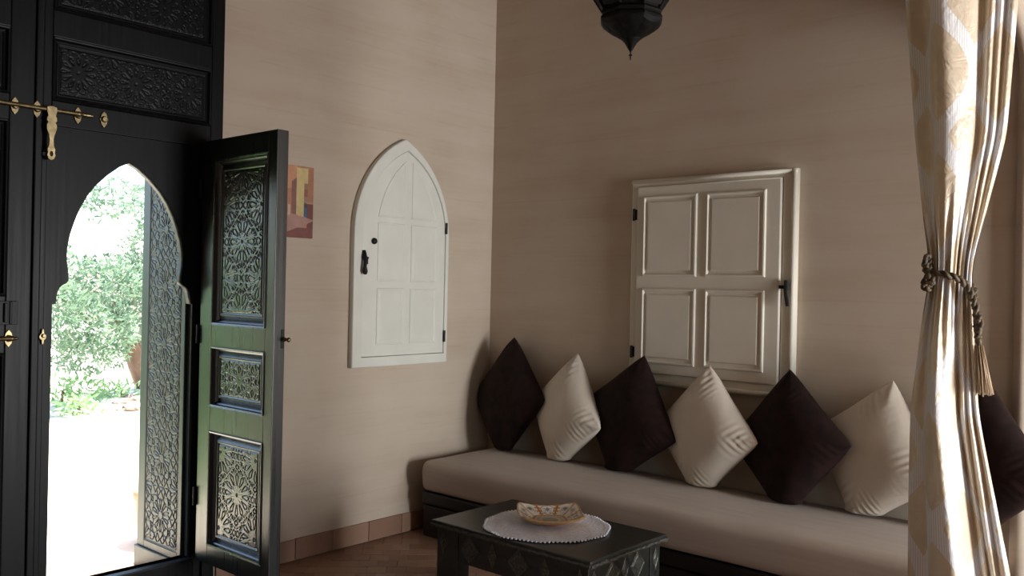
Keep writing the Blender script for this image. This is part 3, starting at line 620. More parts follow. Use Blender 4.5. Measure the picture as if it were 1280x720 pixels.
# ------------------------------------------------------------------ cushions
def zfloor(x, y):
    t = min(max((y + 0.728) / 0.706, 0), 1); u = min(max((x - .128) / 2.98, 0), 1)
    return 0.452 + 0.018 * math.sin(math.pi * t) ** 0.7 * (1 - abs(2 * u - 1) ** 12) + 0.003
def cushion(pos, yaw, lean, spin, d, thick, seed, satin):
    n = 110
    s = np.linspace(-1, 1, n); S, Tt = np.meshgrid(s, s)
    pos = (pos[0], pos[1], pos[2] - 0.022); d = d + 0.022
    hw = d / math.sqrt(2) * 1.05
    pin = 0.055
    rs = np.random.RandomState(seed)
    X = S * (1 - pin * (1 - Tt ** 2) * np.abs(S) ** 1.5); Y = Tt * (1 - pin * (1 - S ** 2) * np.abs(Tt) ** 1.5)
    cor = np.abs(S * Tt) ** 5                        # corners a little blunt
    X = X * (1 - 0.045 * cor); Y = Y * (1 - 0.045 * cor)
    prof = np.clip((1 - np.abs(S) ** 2.6), 0, 1) ** 0.58 * np.clip((1 - np.abs(Tt) ** 2.6), 0, 1) ** 0.58
    A = []
    for side in (1, -1):
        Hh = thick * prof
        # gathers running in from the seams, strongest near the corners
        amp = 0.0050 if satin else 0.0018
        for (e, t, q0) in ((1 - S, Tt, 1), (1 + S, Tt, 2), (1 - Tt, S, 3), (1 + Tt, S, 4)):
            f0, p0, p1 = rs.uniform(44, 58), rs.uniform(0, 6), rs.uniform(0, 6)
            near = np.clip(np.abs(t) * 1.5 - .1, 0, 1) * (0.55 + 0.45 * np.sin(t * 3.1 + p0)) * (1 - .8 * np.clip((np.abs(t) - .85) / .15, 0, 1))
            env = np.exp(-((e - 0.16) / 0.30) ** 2) * near / (1 + np.exp(-((1 - np.abs(t)) - e) * 14))
            Hh = Hh + amp * env * np.sin(f0 * t + 3.0 * e * np.sign(t) + 1.6 * np.sin(5 * t + p1)) * np.minimum(1, prof * 2.2)
        for cx, cy in ((1, 1), (1, -1), (-1, 1), (-1, -1)):
            dx, dy = S - cx, Tt - cy; r = np.hypot(dx, dy); a = np.arctan2(dy, dx)
            k = (0.005 if satin else 0.004) * rs.uniform(0.6, 1.3)
            Hh = Hh + k * np.exp(-((r - 0.26) / 0.20) ** 2) * np.sin(a * rs.uniform(6, 9) + rs.uniform(0, 6)) * np.minimum(1, prof * 3)
        q = np.zeros_like(Hh)
        for f in (1.6, 3.1): q += 0.006 / f * np.sin(S * f * 2 + rs.uniform(0, 6)) * np.sin(Tt * f * 2 + rs.uniform(0, 6))
        Hh = Hh + q * prof
        A.append(np.stack([X * hw, Y * hw, side * Hh], -1))
    P = np.concatenate([A[0].reshape(-1, 3), A[1].reshape(-1, 3)])
    # local frame: square (a, b) turned 45 degrees into the XZ plane, thickness along -y
    c45 = math.cos(R(45)); a, b, h = P[:, 0], P[:, 1], P[:, 2]
    Q = np.stack([(a - b) * c45, -h, (a + b) * c45], 1)
    cs, ss = math.cos(spin), math.sin(spin); Ry = np.array([[cs, 0, ss], [0, 1, 0], [-ss, 0, cs]])
    cl, sl_ = math.cos(lean), math.sin(lean); Rx = np.array([[1, 0, 0], [0, cl, sl_], [0, -sl_, cl]])
    cy, sy = math.cos(yaw), math.sin(yaw); Rz = np.array([[cy, -sy, 0], [sy, cy, 0], [0, 0, 1]])
    Q = Q @ (Rz @ Rx @ Ry).T + np.array(pos)
    bm = bmesh.new(); vs = []
    for p in Q:
        x, y, z = p
        zf = zfloor(x, y)
        if z < zf + 0.035:     # the corner it stands on is pressed flat
            k = zf + 0.035 - z; z = zf + 0.035 * math.exp(-k / 0.030); x += (x - pos[0]) * 0.25 * (1 - math.exp(-k / 0.04))
        if x < 0.02: x = 0.02 - 0.004 * (1 - math.exp((x - .02) * 20))
        if y > -0.012: y = -0.012 - 0.002 * math.exp(-(y + .012) * 20)
        vs.append(bm.verts.new((x, y, z)))
    bm.verts.ensure_lookup_table()
    m = n * n
    for j in range(n - 1):
        for i in range(n - 1):
            k = j * n + i
            bm.faces.new((vs[k], vs[k + 1], vs[k + n + 1], vs[k + n])); bm.faces.new((vs[m + k], vs[m + k + n], vs[m + k + n + 1], vs[m + k + 1]))
    bmesh.ops.remove_doubles(bm, verts=bm.verts, dist=0.0004); bmesh.ops.recalc_face_normals(bm, faces=bm.faces)
    return bm
CU = [
    ('brown', (0.290, -0.130, 0.816), -0.263, 0.151, -0.077, 0.368, 0.105, 'dark brown velvet cushion in the corner where the two walls meet'),
    ('cream', (0.782, -0.160, 0.776), -0.332, 0.130, 0.117, 0.340, 0.105, 'cream satin cushion standing between the corner cushion and the window'),
    ('brown', (1.227, -0.159, 0.788), -0.213, 0.113, 0.194, 0.352, 0.105, 'dark brown velvet cushion under the hinged side of the square shutter'),
    ('cream', (1.710, -0.165, 0.772), -0.251, 0.083, 0.000, 0.335, 0.105, 'cream satin cushion in the middle of the row under the square shutter'),
    ('brown', (2.172, -0.170, 0.780), -0.288, 0.160, -0.115, 0.343, 0.105, 'dark brown velvet cushion under the handle side of the square shutter'),
    ('cream', (2.590, -0.150, 0.777), -0.330, 0.080, 0.190, 0.338, 0.105, 'cream satin cushion half hidden by the edge of the curtain'),
    ('brown', (3.020, -0.160, 0.800), -0.420, 0.050, 0.060, 0.350, 0.105, 'dark brown velvet cushion peeping out behind the tied curtain'),
]
for i, (kind, pos, yaw, lean, spin, d, th, lab) in enumerate(CU):
    top('cushion', cushion(pos, yaw, lean, spin, d, th, 11 + i, kind == 'cream'), M[kind], pos, lab, 'cushion', 'cushions leaning in a row along the sofa', smooth=True)

# ------------------------------------------------------------------ coffee table
tab = empty('coffee_table', (1.59, -1.34, 0), 'low black wooden table with metal diamond inlays in front of the sofa', 'table')
TX0, TX1, TY0, TY1 = 1.150, 2.030, -1.617, -1.060
link('tabletop', bx(TX0, TX1, TY0, TY1, 0.422, 0.452, 0.007), M['table'], tab)
# chipped rounded rim under the edge of the top
bm = bmesh.new()
for (a, b) in (((TX0, TY0), (TX1, TY0)), ((TX1, TY0), (TX1, TY1)), ((TX1, TY1), (TX0, TY1)), ((TX0, TY1), (TX0, TY0))):
    pts = [(a[0] + (b[0] - a[0]) * k / 60, a[1] + (b[1] - a[1]) * k / 60, 0.431 + rnd.uniform(-.0015, .0015)) for k in range(61)]
    tube(bm, pts, [0.0095 + rnd.uniform(-.0025, .0015) for _ in pts], 7)
link('worn_rim', bm, M['worn'], tab)
AX0, AX1, AY0, AY1 = TX0 + .022, TX1 - .022, TY0 + .018, TY1 - .018
LW = 0.128
for x0, x1 in ((AX0, AX0 + LW), (AX1 - LW, AX1)):
    for y0, y1 in ((AY0, AY0 + .075), (AY1 - .075, AY1)): link('leg', bx(x0, x1, y0, y1, 0.0, 0.424, 0.004), M['table'], tab)
for yy in (AY0 + .006, AY1 - .026): link('apron', bx(AX0 + LW, AX1 - LW, yy, yy + .02, 0.285, 0.424, 0.003), M['table'], tab)
for xx in (AX0 + .006, AX1 - .026): link('apron', bx(xx, xx + .02, AY0 + .075, AY1 - .075, 0.285, 0.424, 0.003), M['table'], tab)
FT = frame((0, AY0, 0), (1, 0, 0), (0, 0, 1), (0, -1, 0)); FS = frame((AX1, 0, 0), (0, 1, 0), (0, 0, 1), (1, 0, 0))
def inlay(F, a, z, wd, hh, off):
    lp = [(a, z - hh), (a + wd, z), (a, z + hh), (a - wd, z)]
    bm = nested(lp, [(0, off - .001), (0.0, off + .0022), (.004, off + .003), (.007, off + .0012), (.012, off + .0012), (.016, off + .0028), (.018, off + .0028)], F)
    return link('inlay', bm, M['inlay'], tab)
zc = 0.354
for a, wd, hh, off in ((AX0 + .040, .024, .052, 0), (AX0 + .196, .058, .062, -.006), (AX0 + .330, .027, .056, -.006), (AX0 + .475, .058, .062, -.006), (AX0 + .618, .027, .056, -.006), (AX1 - .040, .026, .052, 0)):
    inlay(FT, a, zc, wd, hh, off)
for a, wd, hh, off in ((AY0 + .036, .024, .052, 0), (AY0 + .17, .056, .062, -.006), (AY0 + .262, .027, .056, -.006), (AY0 + .355, .056, .062, -.006), (AY1 - .036, .024, .052, 0)):
    inlay(FS, a, zc, wd, hh, off)
def stud(p):
    b = bmesh.new(); ball(b, p, 0.005, 1); link('stud', b, M['inlay'], tab, True)
for a in (AX0 + .105, AX0 + .265, AX0 + .400, AX0 + .545, AX1 - .095): stud((a, AY0 + (0 if a < AX0 + LW or a > AX1 - LW else .006), zc))
for a in (AY0 + .09, AY0 + .222, AY0 + .30, AY1 - .10): stud((AX1 - .006, a, zc + .005))
for z in (0.30, 0.25, 0.18): stud((AX0 + .03, AY0, z - .02)); stud((AX1, AY0 + .03, z - .02))

# ------------------------------------------------------------------ doily and bowl
do = empty('doily', (1.585, -1.335, 0.453), 'round white crochet doily with a beaded edge lying on the black table', 'doily')
nr, na = 50, 220
rr_, aa = np.meshgrid(np.linspace(0.0, 1, nr), np.linspace(0, 2 * np.pi, na, endpoint=False), indexing='ij')
Rad = (0.272 + 0.006 * np.sin(3 * aa + 1) + 0.004 * np.sin(11 * aa)) * rr_
X = 1.585 + Rad * np.cos(aa); Y = -1.335 + Rad * np.sin(aa)
Hd = 0.4565 + 0.0012 * np.sin(aa * 36) * np.sin(rr_ * 75) + 0.0022 * np.sin(X * 31 + Y * 17) * np.sin(Y * 29) + 0.002 * (rr_ > .93)
X2 = np.where(Y < -1.605, X, X)
P = np.stack([X, Y, Hd], -1)
link('crochet_field', grid_mesh('crochet_field', P, True), M['doily'], do, True)
bm = bmesh.new()
for k in range(96):
    a = 2 * math.pi * k / 96; r = 0.274 + 0.006 * math.sin(3 * a + 1) + 0.004 * math.sin(11 * a)
    ball(bm, (1.585 + r * math.cos(a), -1.335 + r * math.sin(a), 0.4580), 0.0062, 1, (1, 1, 0.8))
e = link('picot_edging', bm, M['doily'], do, True); e['kind'] = 'stuff'

bowl = empty('bowl', (1.585, -1.31, 0.459), 'painted square ceramic bowl with an orange foot on the white doily', 'bowl')
BA = R(45)       # its sides lie square to the person looking from the arch
bc = Vector((1.585, -1.310, 0.459))
b = bmesh.new(); lathe(b, [(.050, 0), (.052, .002), (.047, .009), (.060, .0125)], bc, 40); link('foot', b, M['bowl_foot'], bowl, True, 'orange glazed foot ring')
na, nr = 288, 60
th = np.linspace(0, 2 * np.pi, na, endpoint=False)
sq = (np.abs(np.cos(th)) ** 9 + np.abs(np.sin(th)) ** 9) ** (-1 / 9.0)       # 1 at sides, ~1.23 at corners
corner = (sq - 1) / (sq.max() - 1)
Rrim = 0.139 * sq * (1 + .025 * (1 - corner)); Zrim = 0.045 + 0.016 * corner ** 1.3 + .0022 * np.abs(np.sin(th * 14))
def section(t, off):
    """t 0 centre .. 1 rim; off = wall thickness below"""
    flat = 0.42
    f = np.where(t < flat, t / flat * 0.55, 0.55 + (t - flat) / (1 - flat) * 0.45)
    zz = np.where(t < flat, 0.0, ((t - flat) / (1 - flat)) ** 1.15)
    Rb = 0.139 * (1 + (sq[None] - 1) * np.clip(t * 1.6 - .4, 0, 1))
    Rv = np.where(t < 1, f * (Rb * (1 - t) + Rrim[None] * t), Rrim[None]) - off * .0 
    Zv = 0.0165 + zz * (Zrim[None] - 0.0165) - off
    return Rv, Zv
t = np.linspace(0.001, 1, nr)[:, None]
Rin, Zin = section(t, 0.0)
tt = np.linspace(1, 0.30, 26)[:, None]; Rout, Zout = section(tt, 0.005)
Rall = np.concatenate([Rin, Rin[-1:] + .003, Rout + .003]); Zall = np.concatenate([Zin, Zin[-1:] - .002, Zout])
angs = th[None] + BA
P = np.stack([bc.x + Rall * np.cos(angs), bc.y + Rall * np.sin(angs), bc.z + Zall], -1)
me = grid_mesh('dish', P, True)
col = np.zeros((Rall.shape[0], na, 3)); col[:] = (.74, .69, .60)
tI = np.concatenate([t[:, 0], [1.0], tt[:, 0]]); inside = np.arange(Rall.shape[0]) < nr
tg = np.repeat(tI[:, None], na, 1); ang = np.repeat(th[None], Rall.shape[0], 0)
sa = np.mod(ang + np.pi / 4, np.pi / 2) - np.pi / 4           # angle from the middle of each side
ins = np.repeat(inside[:, None], na, 1)
s_ = np.tan(sa)                                               # -1..1 along a side
wall = ins & (tg > .45)
def put(mask, c): col[mask] = c
put(wall & (np.abs(np.abs(s_) - .36) < .085 + .05 * np.sin(tg * 40)), (.46, .20, .06))
put(wall & (np.abs(np.abs(s_) - .36) < .02), (.25, .10, .04))
med = (s_ / .26) ** 2 + ((tg - .72) / .24) ** 2
put(wall & (med < 1), (.78, .75, .68)); put(wall & (np.abs(med - 1) < .12), (.40, .22, .12))
dm = np.abs(s_) / .085 + np.abs(tg - .76) / .13
put(wall & (dm < 1), (.16, .16, .22)); put(wall & (dm < .4), (.36, .34, .36))
for ds in (-.16, -.1, .1, .16):
    for dt in (.58, .68, .80): put(wall & (((s_ - ds) / .018) ** 2 + ((tg - dt) / .03) ** 2 < 1), (.13, .13, .18))
for sg in (-1, 1):
    lf = ((s_ - sg * .72 - .35 * (tg - .74) * sg) / .12) ** 2 + ((tg - .76 + .22 * (s_ - sg * .72) * sg) / .065) ** 2
    put(wall & (lf < 1), (.17, .16, .16)); put(wall & (np.abs(lf - 2.0) < .3), (.33, .22, .12))
    for q in range(5): put(wall & (((s_ - sg * (.5 + .035 * q)) / .018) ** 2 + ((tg - (.62 + .06 * (q % 3))) / .03) ** 2 < 1), (.12, .11, .14))
put(wall & (np.abs(s_) > .93), (.36, .19, .08)); put(wall & (np.abs(s_) > .975), (.55, .48, .36))
put(ins & (tg > .955), (.42, .24, .10)); put(ins & (tg <= .42), (.62, .54, .42)); put(ins & (np.abs(tg - .40) < .03), (.40, .18, .06)); put(ins & (tg < .2), (.30, .25, .22)); put(ins & (np.abs(tg - .3) < .03) & (np.sin(ang * 24) > 0), (.22, .2, .24))
put(~ins, (.52, .30, .10)); put(~ins & (tg < .8), (.50, .24, .08)); put(~ins & (np.abs(tg - .9) < .05), (.60, .42, .18))
paint(me, col.reshape(-1, 3)); link('dish', me, M['bowl'], bowl, True)

# ------------------------------------------------------------------ lantern
lan = empty('lantern', (2.402, -1.973, 2.249), 'black metal star lantern hanging from the ceiling above the table', 'lantern')
lc = Vector((2.402, -1.973, 2.249)); U = 0.00261
b = bmesh.new(); lathe(b, [(0.0015, 0), (.0022, .010), (.0022, .014), (.006, .0145), (.006, .017), (.002, .019), (.0025, .026), (.010, .038), (.020, .055), (.031, .066), (.036, .072)], lc, 12); link('finial', b, M['lantern'], lan, True)
def octa(prof, scallop=None):
    seg = 48; bm = bmesh.new(); rings = []
    for i, (r, h) in enumerate(prof):
        ring = []
        for k in range(seg):
            a = 2 * math.pi * k / seg + R(12); loc = (a - R(12)) % (math.pi / 4) - math.pi / 8
            rr = r * math.cos(math.pi / 8) / math.cos(loc) * (1 + .0)
            hh = h + (scallop[i] * (abs(loc) / (math.pi / 8)) ** 2 if scallop else 0)
            ring.append(bm.verts.new((lc.x + rr * math.cos(a), lc.y + rr * math.sin(a), lc.z + hh)))
        rings.append(ring)
    for a, b2 in zip(rings, rings[1:]):
        for k in range(seg): bm.faces.new((a[k], a[(k + 1) % seg], b2[(k + 1) % seg], b2[k]))
    bm.faces.new(list(reversed(rings[0]))); bm.faces.new(rings[-1]); bmesh.ops.recalc_face_normals(bm, faces=bm.faces)
    return bm
link('bottom_bowl', octa([(.030, .066), (.056, .080), (.080, .092), (.098, .106), (.1065, .122), (.106, .132), (.098, .140)], [0, .004, .008, .008, .004, 0, 0]), M['lantern'], lan)
link('collar', octa([(.097, .138), (.103, .144), (.104, .150), (.100, .155), (.095, .160), (.096, .172)]), M['lantern'], lan)
link('body', octa([(.094, .165), (.142, .235), (.205, .34), (.205, .352), (.16, .43)]), M['lantern_glass'], lan)
for k in range(8):       # ribs and pierced side plates
    a = R(12) + math.pi / 4 * k
    b = bmesh.new(); tube(b, [(lc.x + r * math.cos(a), lc.y + r * math.sin(a), lc.z + h) for r, h in ((.097, .160), (.146, .235), (.209, .345), (.162, .435))], .0045, 8); link('rib', b, M['lantern'], lan)
    am = a + math.pi / 8; c8 = math.cos(math.pi / 8); er = Vector((math.cos(am), math.sin(am), 0)); et = Vector((-math.sin(am), math.cos(am), 0))
    o = lc + er * (.098 * c8) + Vector((0, 0, .168)); up = (er * ((.205 - .098) * c8) + Vector((0, 0, .172))); ln_ = up.length; up.normalize()
    F8 = frame(o, et, up, et.cross(up)); w0, w1_ = .098 * math.tan(math.pi / 8) * c8 * .94, .205 * math.tan(math.pi / 8) * c8 * .94
    lps = [[(-w0, 0), (w0, 0), (w1_, ln_), (-w1_, ln_)]]
    for q in range(4):
        v = ln_ * (q + .6) / 4.2; ww = (w0 + (w1_ - w0) * v / ln_)
        for tx in (-.5, 0, .5):
            rx, ry = ww * (.15 if tx else .2), ln_ * (.07 if tx else .09)
            lps.append([(tx * ww + rx, v), (tx * ww, v + ry), (tx * ww - rx, v), (tx * ww, v - ry)])
    link('pierced_plate', plate(lps, .001, .004, F8), M['lantern'], lan)
link('dome', octa([(.165, .425), (.170, .44), (.12, .50), (.055, .56), (.030, .60), (.034, .62), (.012, .65)]), M['lantern'], lan)
b = bmesh.new()
zz = lc.z + .645; k = 0
while zz < H - 0.03:
    tw = Matrix.Rotation(R(90) * (k % 2), 3, 'Z')
    pts = [Vector((lc.x, lc.y, zz + .022)) + tw @ Vector((.011 * math.cos(t), 0, .024 * math.sin(t))) for t in [2 * math.pi * q / 12 for q in range(13)]]
    tube(b, pts, .003, 5, False); zz += .038; k += 1
link('chain', b, M['lantern'], lan, True)
b = bmesh.new(); lathe(b, [(.05, 0), (.05, .01), (.02, .03), (.02, .05)], (lc.x, lc.y, H - .05), 20); link('ceiling_cup', b, M['lantern'], lan)

# ------------------------------------------------------------------ curtain
CO = Vector((3.215, -1.30, 0)); ce = Vector((0.9672, 0.2540, 0)); cdv = Vector((-0.2540, 0.9672, 0))
def cpx(px): return (px - 1190) * 0.00234
# control points across the cloth at the top: pixel-like offset and depth (away from the room's arch side)
sec = [(1132, .15), (1121, .115), (1124, .09), (1138, .072), (1148, .045), (1152, -.020), (1156, -.065), (1166, -.084), (1180, -.080), (1197, -.058), (1210, -.026), (1216.5, .006), (1220, .008), (1225, -.012), (1231, -.014), (1236, .012), (1240, -.002), (1244, .004), (1247.5, .024), (1252, .008), (1258, .012), (1262, .045), (1260, .09), (1240, .13)]
sec = np.array(sec, float); nA = len(sec)
def catmull(P, n):
    P = np.concatenate([[2 * P[0] - P[1]], P, [2 * P[-1] - P[-2]]]); out = []
    m = len(P) - 3
    for i in np.linspace(0, m - 1e-6, n):
        k = int(i); f = i - k; a, b, c, d = P[k], P[k + 1], P[k + 2], P[k + 3]
        out.append(0.5 * ((2 * b) + (-a + c) * f + (2 * a - 5 * b + 4 * c - d) * f * f + (-a + 3 * b - 3 * c + d) * f ** 3))
    return np.array(out)
NU, NV = 240, 260
s0 = catmull(sec, NU)
du = np.hypot(np.diff(s0[:, 0]) * 0.00234, np.diff(s0[:, 1])); ulen = np.concatenate([[0], np.cumsum(du)])
zk = [0.03, 0.594, 1.12, 1.40, 1.53, 1.585, 1.64, 1.75, 2.02, 2.46, 2.78]
lf = [1136, 1140, 1139, 1150, 1157, 1158.5, 1157, 1150, 1137, 1121, 1112]
rt = [1292, 1268, 1226, 1216, 1213, 1213, 1216, 1226, 1251, 1262, 1268]
dk = [1.1, 1.0, 0.8, 0.62, 0.5, 0.48, 0.5, 0.62, 0.85, 1.0, 1.0]
zs = np.linspace(zk[0], zk[-1], NV)
def smooth_interp(x, xp, fp):
    y = np.interp(x, xp, fp); k = np.ones(9) / 9
    yp = np.pad(y, 4, mode='edge'); return np.convolve(yp, k, 'valid')
L_, R_, D_ = (smooth_interp(zs, zk, q) for q in (lf, rt, dk))
P = np.zeros((NV, NU, 3)); fx = (s0[:, 0] - 1121) / (1262 - 1121)
for j, z in enumerate(zs):
    ee = cpx(L_[j] + fx * (R_[j] - L_[j])); dd = s0[:, 1] * D_[j]
    tie = math.exp(-((z - 1.57) / 0.20) ** 2); low = max(0, min(1, (1.45 - z) / 0.6))
    dd = dd + 0.012 * tie * np.sin(ulen * 120) + 0.020 * low * np.sin(ulen * 26 + 1.0 + z * 1.2) + 0.006 * np.sin(ulen * 60 + z * 5) * (0.3 + tie)
    if tie > .3: dd = dd * 0.9
    ee = ee + 0.004 * low * np.sin(ulen * 40 + z * 3)
    # depth bulge so that the bunch is round
    P[j, :, 0] = CO.x + ce.x * ee + cdv.x * dd; P[j, :, 1] = CO.y + ce.y * ee + cdv.y * dd; P[j, :, 2] = z
me = grid_mesh('curtain', P)
uvl = me.uv_layers.new(name='cloth'); vi = np.zeros(len(me.loops), np.int32); me.loops.foreach_get('vertex_index', vi)
uflat = np.tile(ulen - ulen[int(NU * 6.3 / (nA - 1))], (NV, 1)).reshape(-1); vflat = np.repeat(zs, NU)
uvs = np.stack([uflat[vi], vflat[vi] - 2.425], 1); uvl.data.foreach_set('uv', uvs.reshape(-1).astype(np.float32))
cur = empty('curtain', (CO.x, CO.y, 0.0), 'cream satin curtain with striped ogee bands gathered beside the arch', 'curtain')
link('drape', me, M['curtain'], cur, True)
rod = empty('curtain_rod', (3.26, -2.5, 2.80), 'dark wooden rod spanning the arch above the cream curtain', 'rod')
b = bmesh.new(); tube(b, [(3.26, -0.9, 2.815), (3.26, -4.1, 2.815)], .016, 12); link('pole', b, M['sofa_wood'], rod, True)
for yy in (-0.92, -4.08):
    link('bracket', bx(3.252, 3.268, yy - .01, yy + .01, 2.80, 2.86), M['iron'], rod)
for k in range(7):
    b = bmesh.new(); yy = -1.17 - .04 * k; tube(b, [(3.26 + .024 * math.cos(t), yy, 2.805 + .026 * math.sin(t)) for t in [2 * math.pi * q / 16 for q in range(17)]], .003, 6, False); link('ring', b, M['iron'], cur)

# rope tie-back
def loc3(px, z, dep): return CO + ce * cpx(px) + cdv * dep + Vector((0, 0, z))
tb = empty('tieback', tuple(loc3(1186, 1.56, 0)), 'twisted bronze rope tieback with a gold tassel round the curtain', 'tieback')
def zpx(y): return 1.567 - (y - 345) * 0.00262
def twisted(path, r, turns_per_m=38, strands=2):
    pts = catmull(np.array([list(p) for p in path]), 90); bm = bmesh.new()
    seg = np.linalg.norm(np.diff(pts, axis=0), axis=1); s = np.concatenate([[0], np.cumsum(seg)])
    for q in range(strands):
        out = []
        for i, p in enumerate(pts):
            tn = Vector(pts[min(i + 1, len(pts) - 1)] - pts[max(i - 1, 0)]).normalized()
            a = tn.cross(Vector((.3, .2, 1))).normalized(); bb = tn.cross(a); ph = s[i] * turns_per_m * 2 * math.pi / 2 + 2 * math.pi * q / strands
            out.append(Vector(p) + (a * math.cos(ph) + bb * math.sin(ph)) * r * 0.62)
        tube(bm, out, [r * rnd.uniform(.72, 1.0) for _ in out], 7)
    return bm
front = [(1160, zpx(343), .01), (1163, zpx(342), -.045), (1175, zpx(343), -.062), (1188, zpx(346), -.060), (1198, zpx(350), -.048), (1207, zpx(358), -.030), (1213, zpx(370), -.02), (1218, zpx(384), -.015), (1219.5, zpx(396), -.012), (1221, zpx(408), -.010), (1221.5, zpx(420), -.010)]
link('rope', twisted([loc3(*p) for p in front], .0085), M['rope'], tb, True)
back = [(1160, zpx(343), .012), (1166, zpx(344), .055), (1186, zpx(347), .075), (1206, zpx(352), .06), (1215, zpx(360), .01), (1216, zpx(372), -.012)]
link('rope', twisted([loc3(*p) for p in back], .0075), M['rope'], tb, True)
for pth in ([(1161, zpx(345), -.02), (1156, zpx(338), -.035), (1154.5, zpx(328), -.045), (1157, zpx(321), -.04), (1159, zpx(326), -.03), (1160, zpx(338), -.03)],
            [(1162, zpx(344), -.03), (1156, zpx(350), -.045), (1154, zpx(358), -.045), (1158, zpx(362), -.04), (1162, zpx(356), -.035), (1162, zpx(346), -.04)],
            [(1156, zpx(338), -.04), (1160, zpx(343), -.055), (1164, zpx(352), -.045), (1158, zpx(356), -.05)],
            [(1219, zpx(392), -.01), (1223, zpx(400), -.02), (1222, zpx(410), -.02), (1219, zpx(404), -.015)]):
    link('knot', twisted([loc3(*p) for p in pth], .0085, 50), M['rope'], tb, True)
b = bmesh.new(); ball(b, loc3(1222, zpx(424), -.012), .011, 2, (1, 1, 1.3)); tp = link('tassel_cap', b, M['rope'], tb, True)
b = bmesh.new()
for k in range(46):
    a = 2 * math.pi * k / 46 * 3.3; r0 = .006 + .006 * (k % 3) / 2; r1 = r0 * 2.0 + .002
    s0_ = loc3(1222.5, zpx(429), -.012) + Vector((r0 * math.cos(a), r0 * math.sin(a), 0)); e0 = loc3(1229.5 + rnd.uniform(-2, 2), zpx(487) + rnd.uniform(-.008, .008), -.012) + Vector((r1 * math.cos(a), r1 * math.sin(a), 0))
    md = (s0_ + e0) / 2 + Vector((rnd.uniform(-.002, .002), rnd.uniform(-.002, .002), 0)); tube(b, [s0_, md, e0], .0016, 4)
tf = link('tassel_fringe', b, M['tassel'], tp, True, 'gold thread fringe'); tf['kind'] = 'stuff'

# ------------------------------------------------------------------ the garden outside
GZ0 = -0.10
def ground():
    n = 90; xs = np.concatenate([np.linspace(-30, -12, 20)[:-1], np.linspace(-12, -0.50, 70)]); ys = np.linspace(-20, 22, 100)
    X, Y = np.meshgrid(xs, ys); Z = np.zeros_like(X)
    for a in range(X.shape[0]):
        for b_ in range(X.shape[1]):
            d = min(1, max(0, (-X[a, b_] - 1.6) / 4)); Z[a, b_] = GZ0 + d * 0.06 * noise.noise(Vector((X[a, b_] * .6, Y[a, b_] * .6, 2)))
    return grid_mesh('ground', np.stack([X, Y, Z], -1))
top('ground', ground(), M['sand'], (0, 0, 0), 'bright sunlit sandy garden ground beyond the doorway', 'ground', kind='structure', smooth=True)
top('trim_1', bx(-1.5, -0.50, -3.4, -1.4, -0.13, -0.005, 0.01), M['sand'], (0, 0, 0), 'pale stone doorstep outside the arch doorway', 'step', kind='structure')
def leaf_cloud(blobs, count, ln, wd, seed):
    rs = np.random.RandomState(seed)
    wts = np.array([b[3] ** 2 for b in blobs]); wts = wts / wts.sum()
    k = rs.choice(len(blobs), count, p=wts); B = np.array(blobs)
    d = rs.normal(size=(count, 3)); d /= np.linalg.norm(d, axis=1)[:, None]
    rad = B[k, 3] * rs.uniform(.55, 1.05, count) ** 0.6
    c = B[k, :3] + d * rad[:, None] * np.array([1, 1, .8])
    ax = rs.normal(size=(count, 3)) + d * 0.8 + np.array([0, 0, .1]); ax /= np.linalg.norm(ax, axis=1)[:, None]
    s = np.cross(ax, rs.normal(size=(count, 3))); s /= np.linalg.norm(s, axis=1)[:, None]
    L = ln * rs.uniform(.6, 1.3, count)[:, None]; Wd = wd * rs.uniform(.7, 1.3, count)[:, None]
    V = np.stack([c, c + ax * L * .5 + s * Wd, c + ax * L, c + ax * L * .5 - s * Wd], 1)
    V[:, :, 2] = np.maximum(V[:, :, 2], GZ0 + 0.01)
    me = bpy.data.meshes.new('foliage'); n = count * 4
    me.vertices.add(n); me.vertices.foreach_set('co', V.reshape(-1).astype(np.float32)); me.loops.add(n); me.loops.foreach_set('vertex_index', np.arange(n, dtype=np.int32))
    me.polygons.add(count); me.polygons.foreach_set('loop_start', np.arange(0, n, 4, dtype=np.int32)); me.polygons.foreach_set('loop_total', np.full(count, 4, dtype=np.int32)); me.update(); me.validate()
    return me
def tree(name, loc, trunk, blobs, count, ln, wd, seed, mat, label, cat, group=None):
    t = empty(name, loc, label, cat, group)
    f = link('foliage', leaf_cloud(blobs, count, ln, wd, seed), mat, t); f['kind'] = 'stuff'
    for i, (pts, rs) in enumerate(trunk):
        b = bmesh.new(); tube(b, pts, rs, 10); link('trunk' if i == 0 else 'branch', b, M['bark'], t, True)
    return t
# the pale tree seen through the arch
def ray_pt(px, py, x):
    d = cR * ((px - 640) / 1111.9) - cU * ((py - 360) / 1111.9) + cF; c = Vector((4.0303, -4.4016, 1.5)); return c + d * ((x - c.x) / d.x)
blobs = []
rs0 = random.Random(5)
for (px, py, x, r) in ((130, 255, -7.6, .27), (110, 245, -7.5, .20), (172, 248, -8.0, .23), (148, 232, -7.9, .13), (100, 350, -7.2, .36), (135, 352, -7.5, .40), (168, 345, -7.9, .36), (88, 402, -7.0, .42), (125, 412, -7.4, .45), (160, 398, -7.8, .30), (110, 445, -7.1, .28), (138, 440, -7.3, .22), (78, 440, -6.9, .25), (195, 380, -8.0, .7), (215, 320, -8.2, .7), (205, 260, -8.4, .5), (235, 400, -8.0, .5), (50, 380, -6.8, .45), (40, 320, -6.9, .4), (150, 425, -7.4, .18)):
    p = ray_pt(px, py, x); blobs.append((p.x, p.y, p.z, r))
g = ray_pt(186, 476, -8.9); g.z = GZ0 - .05
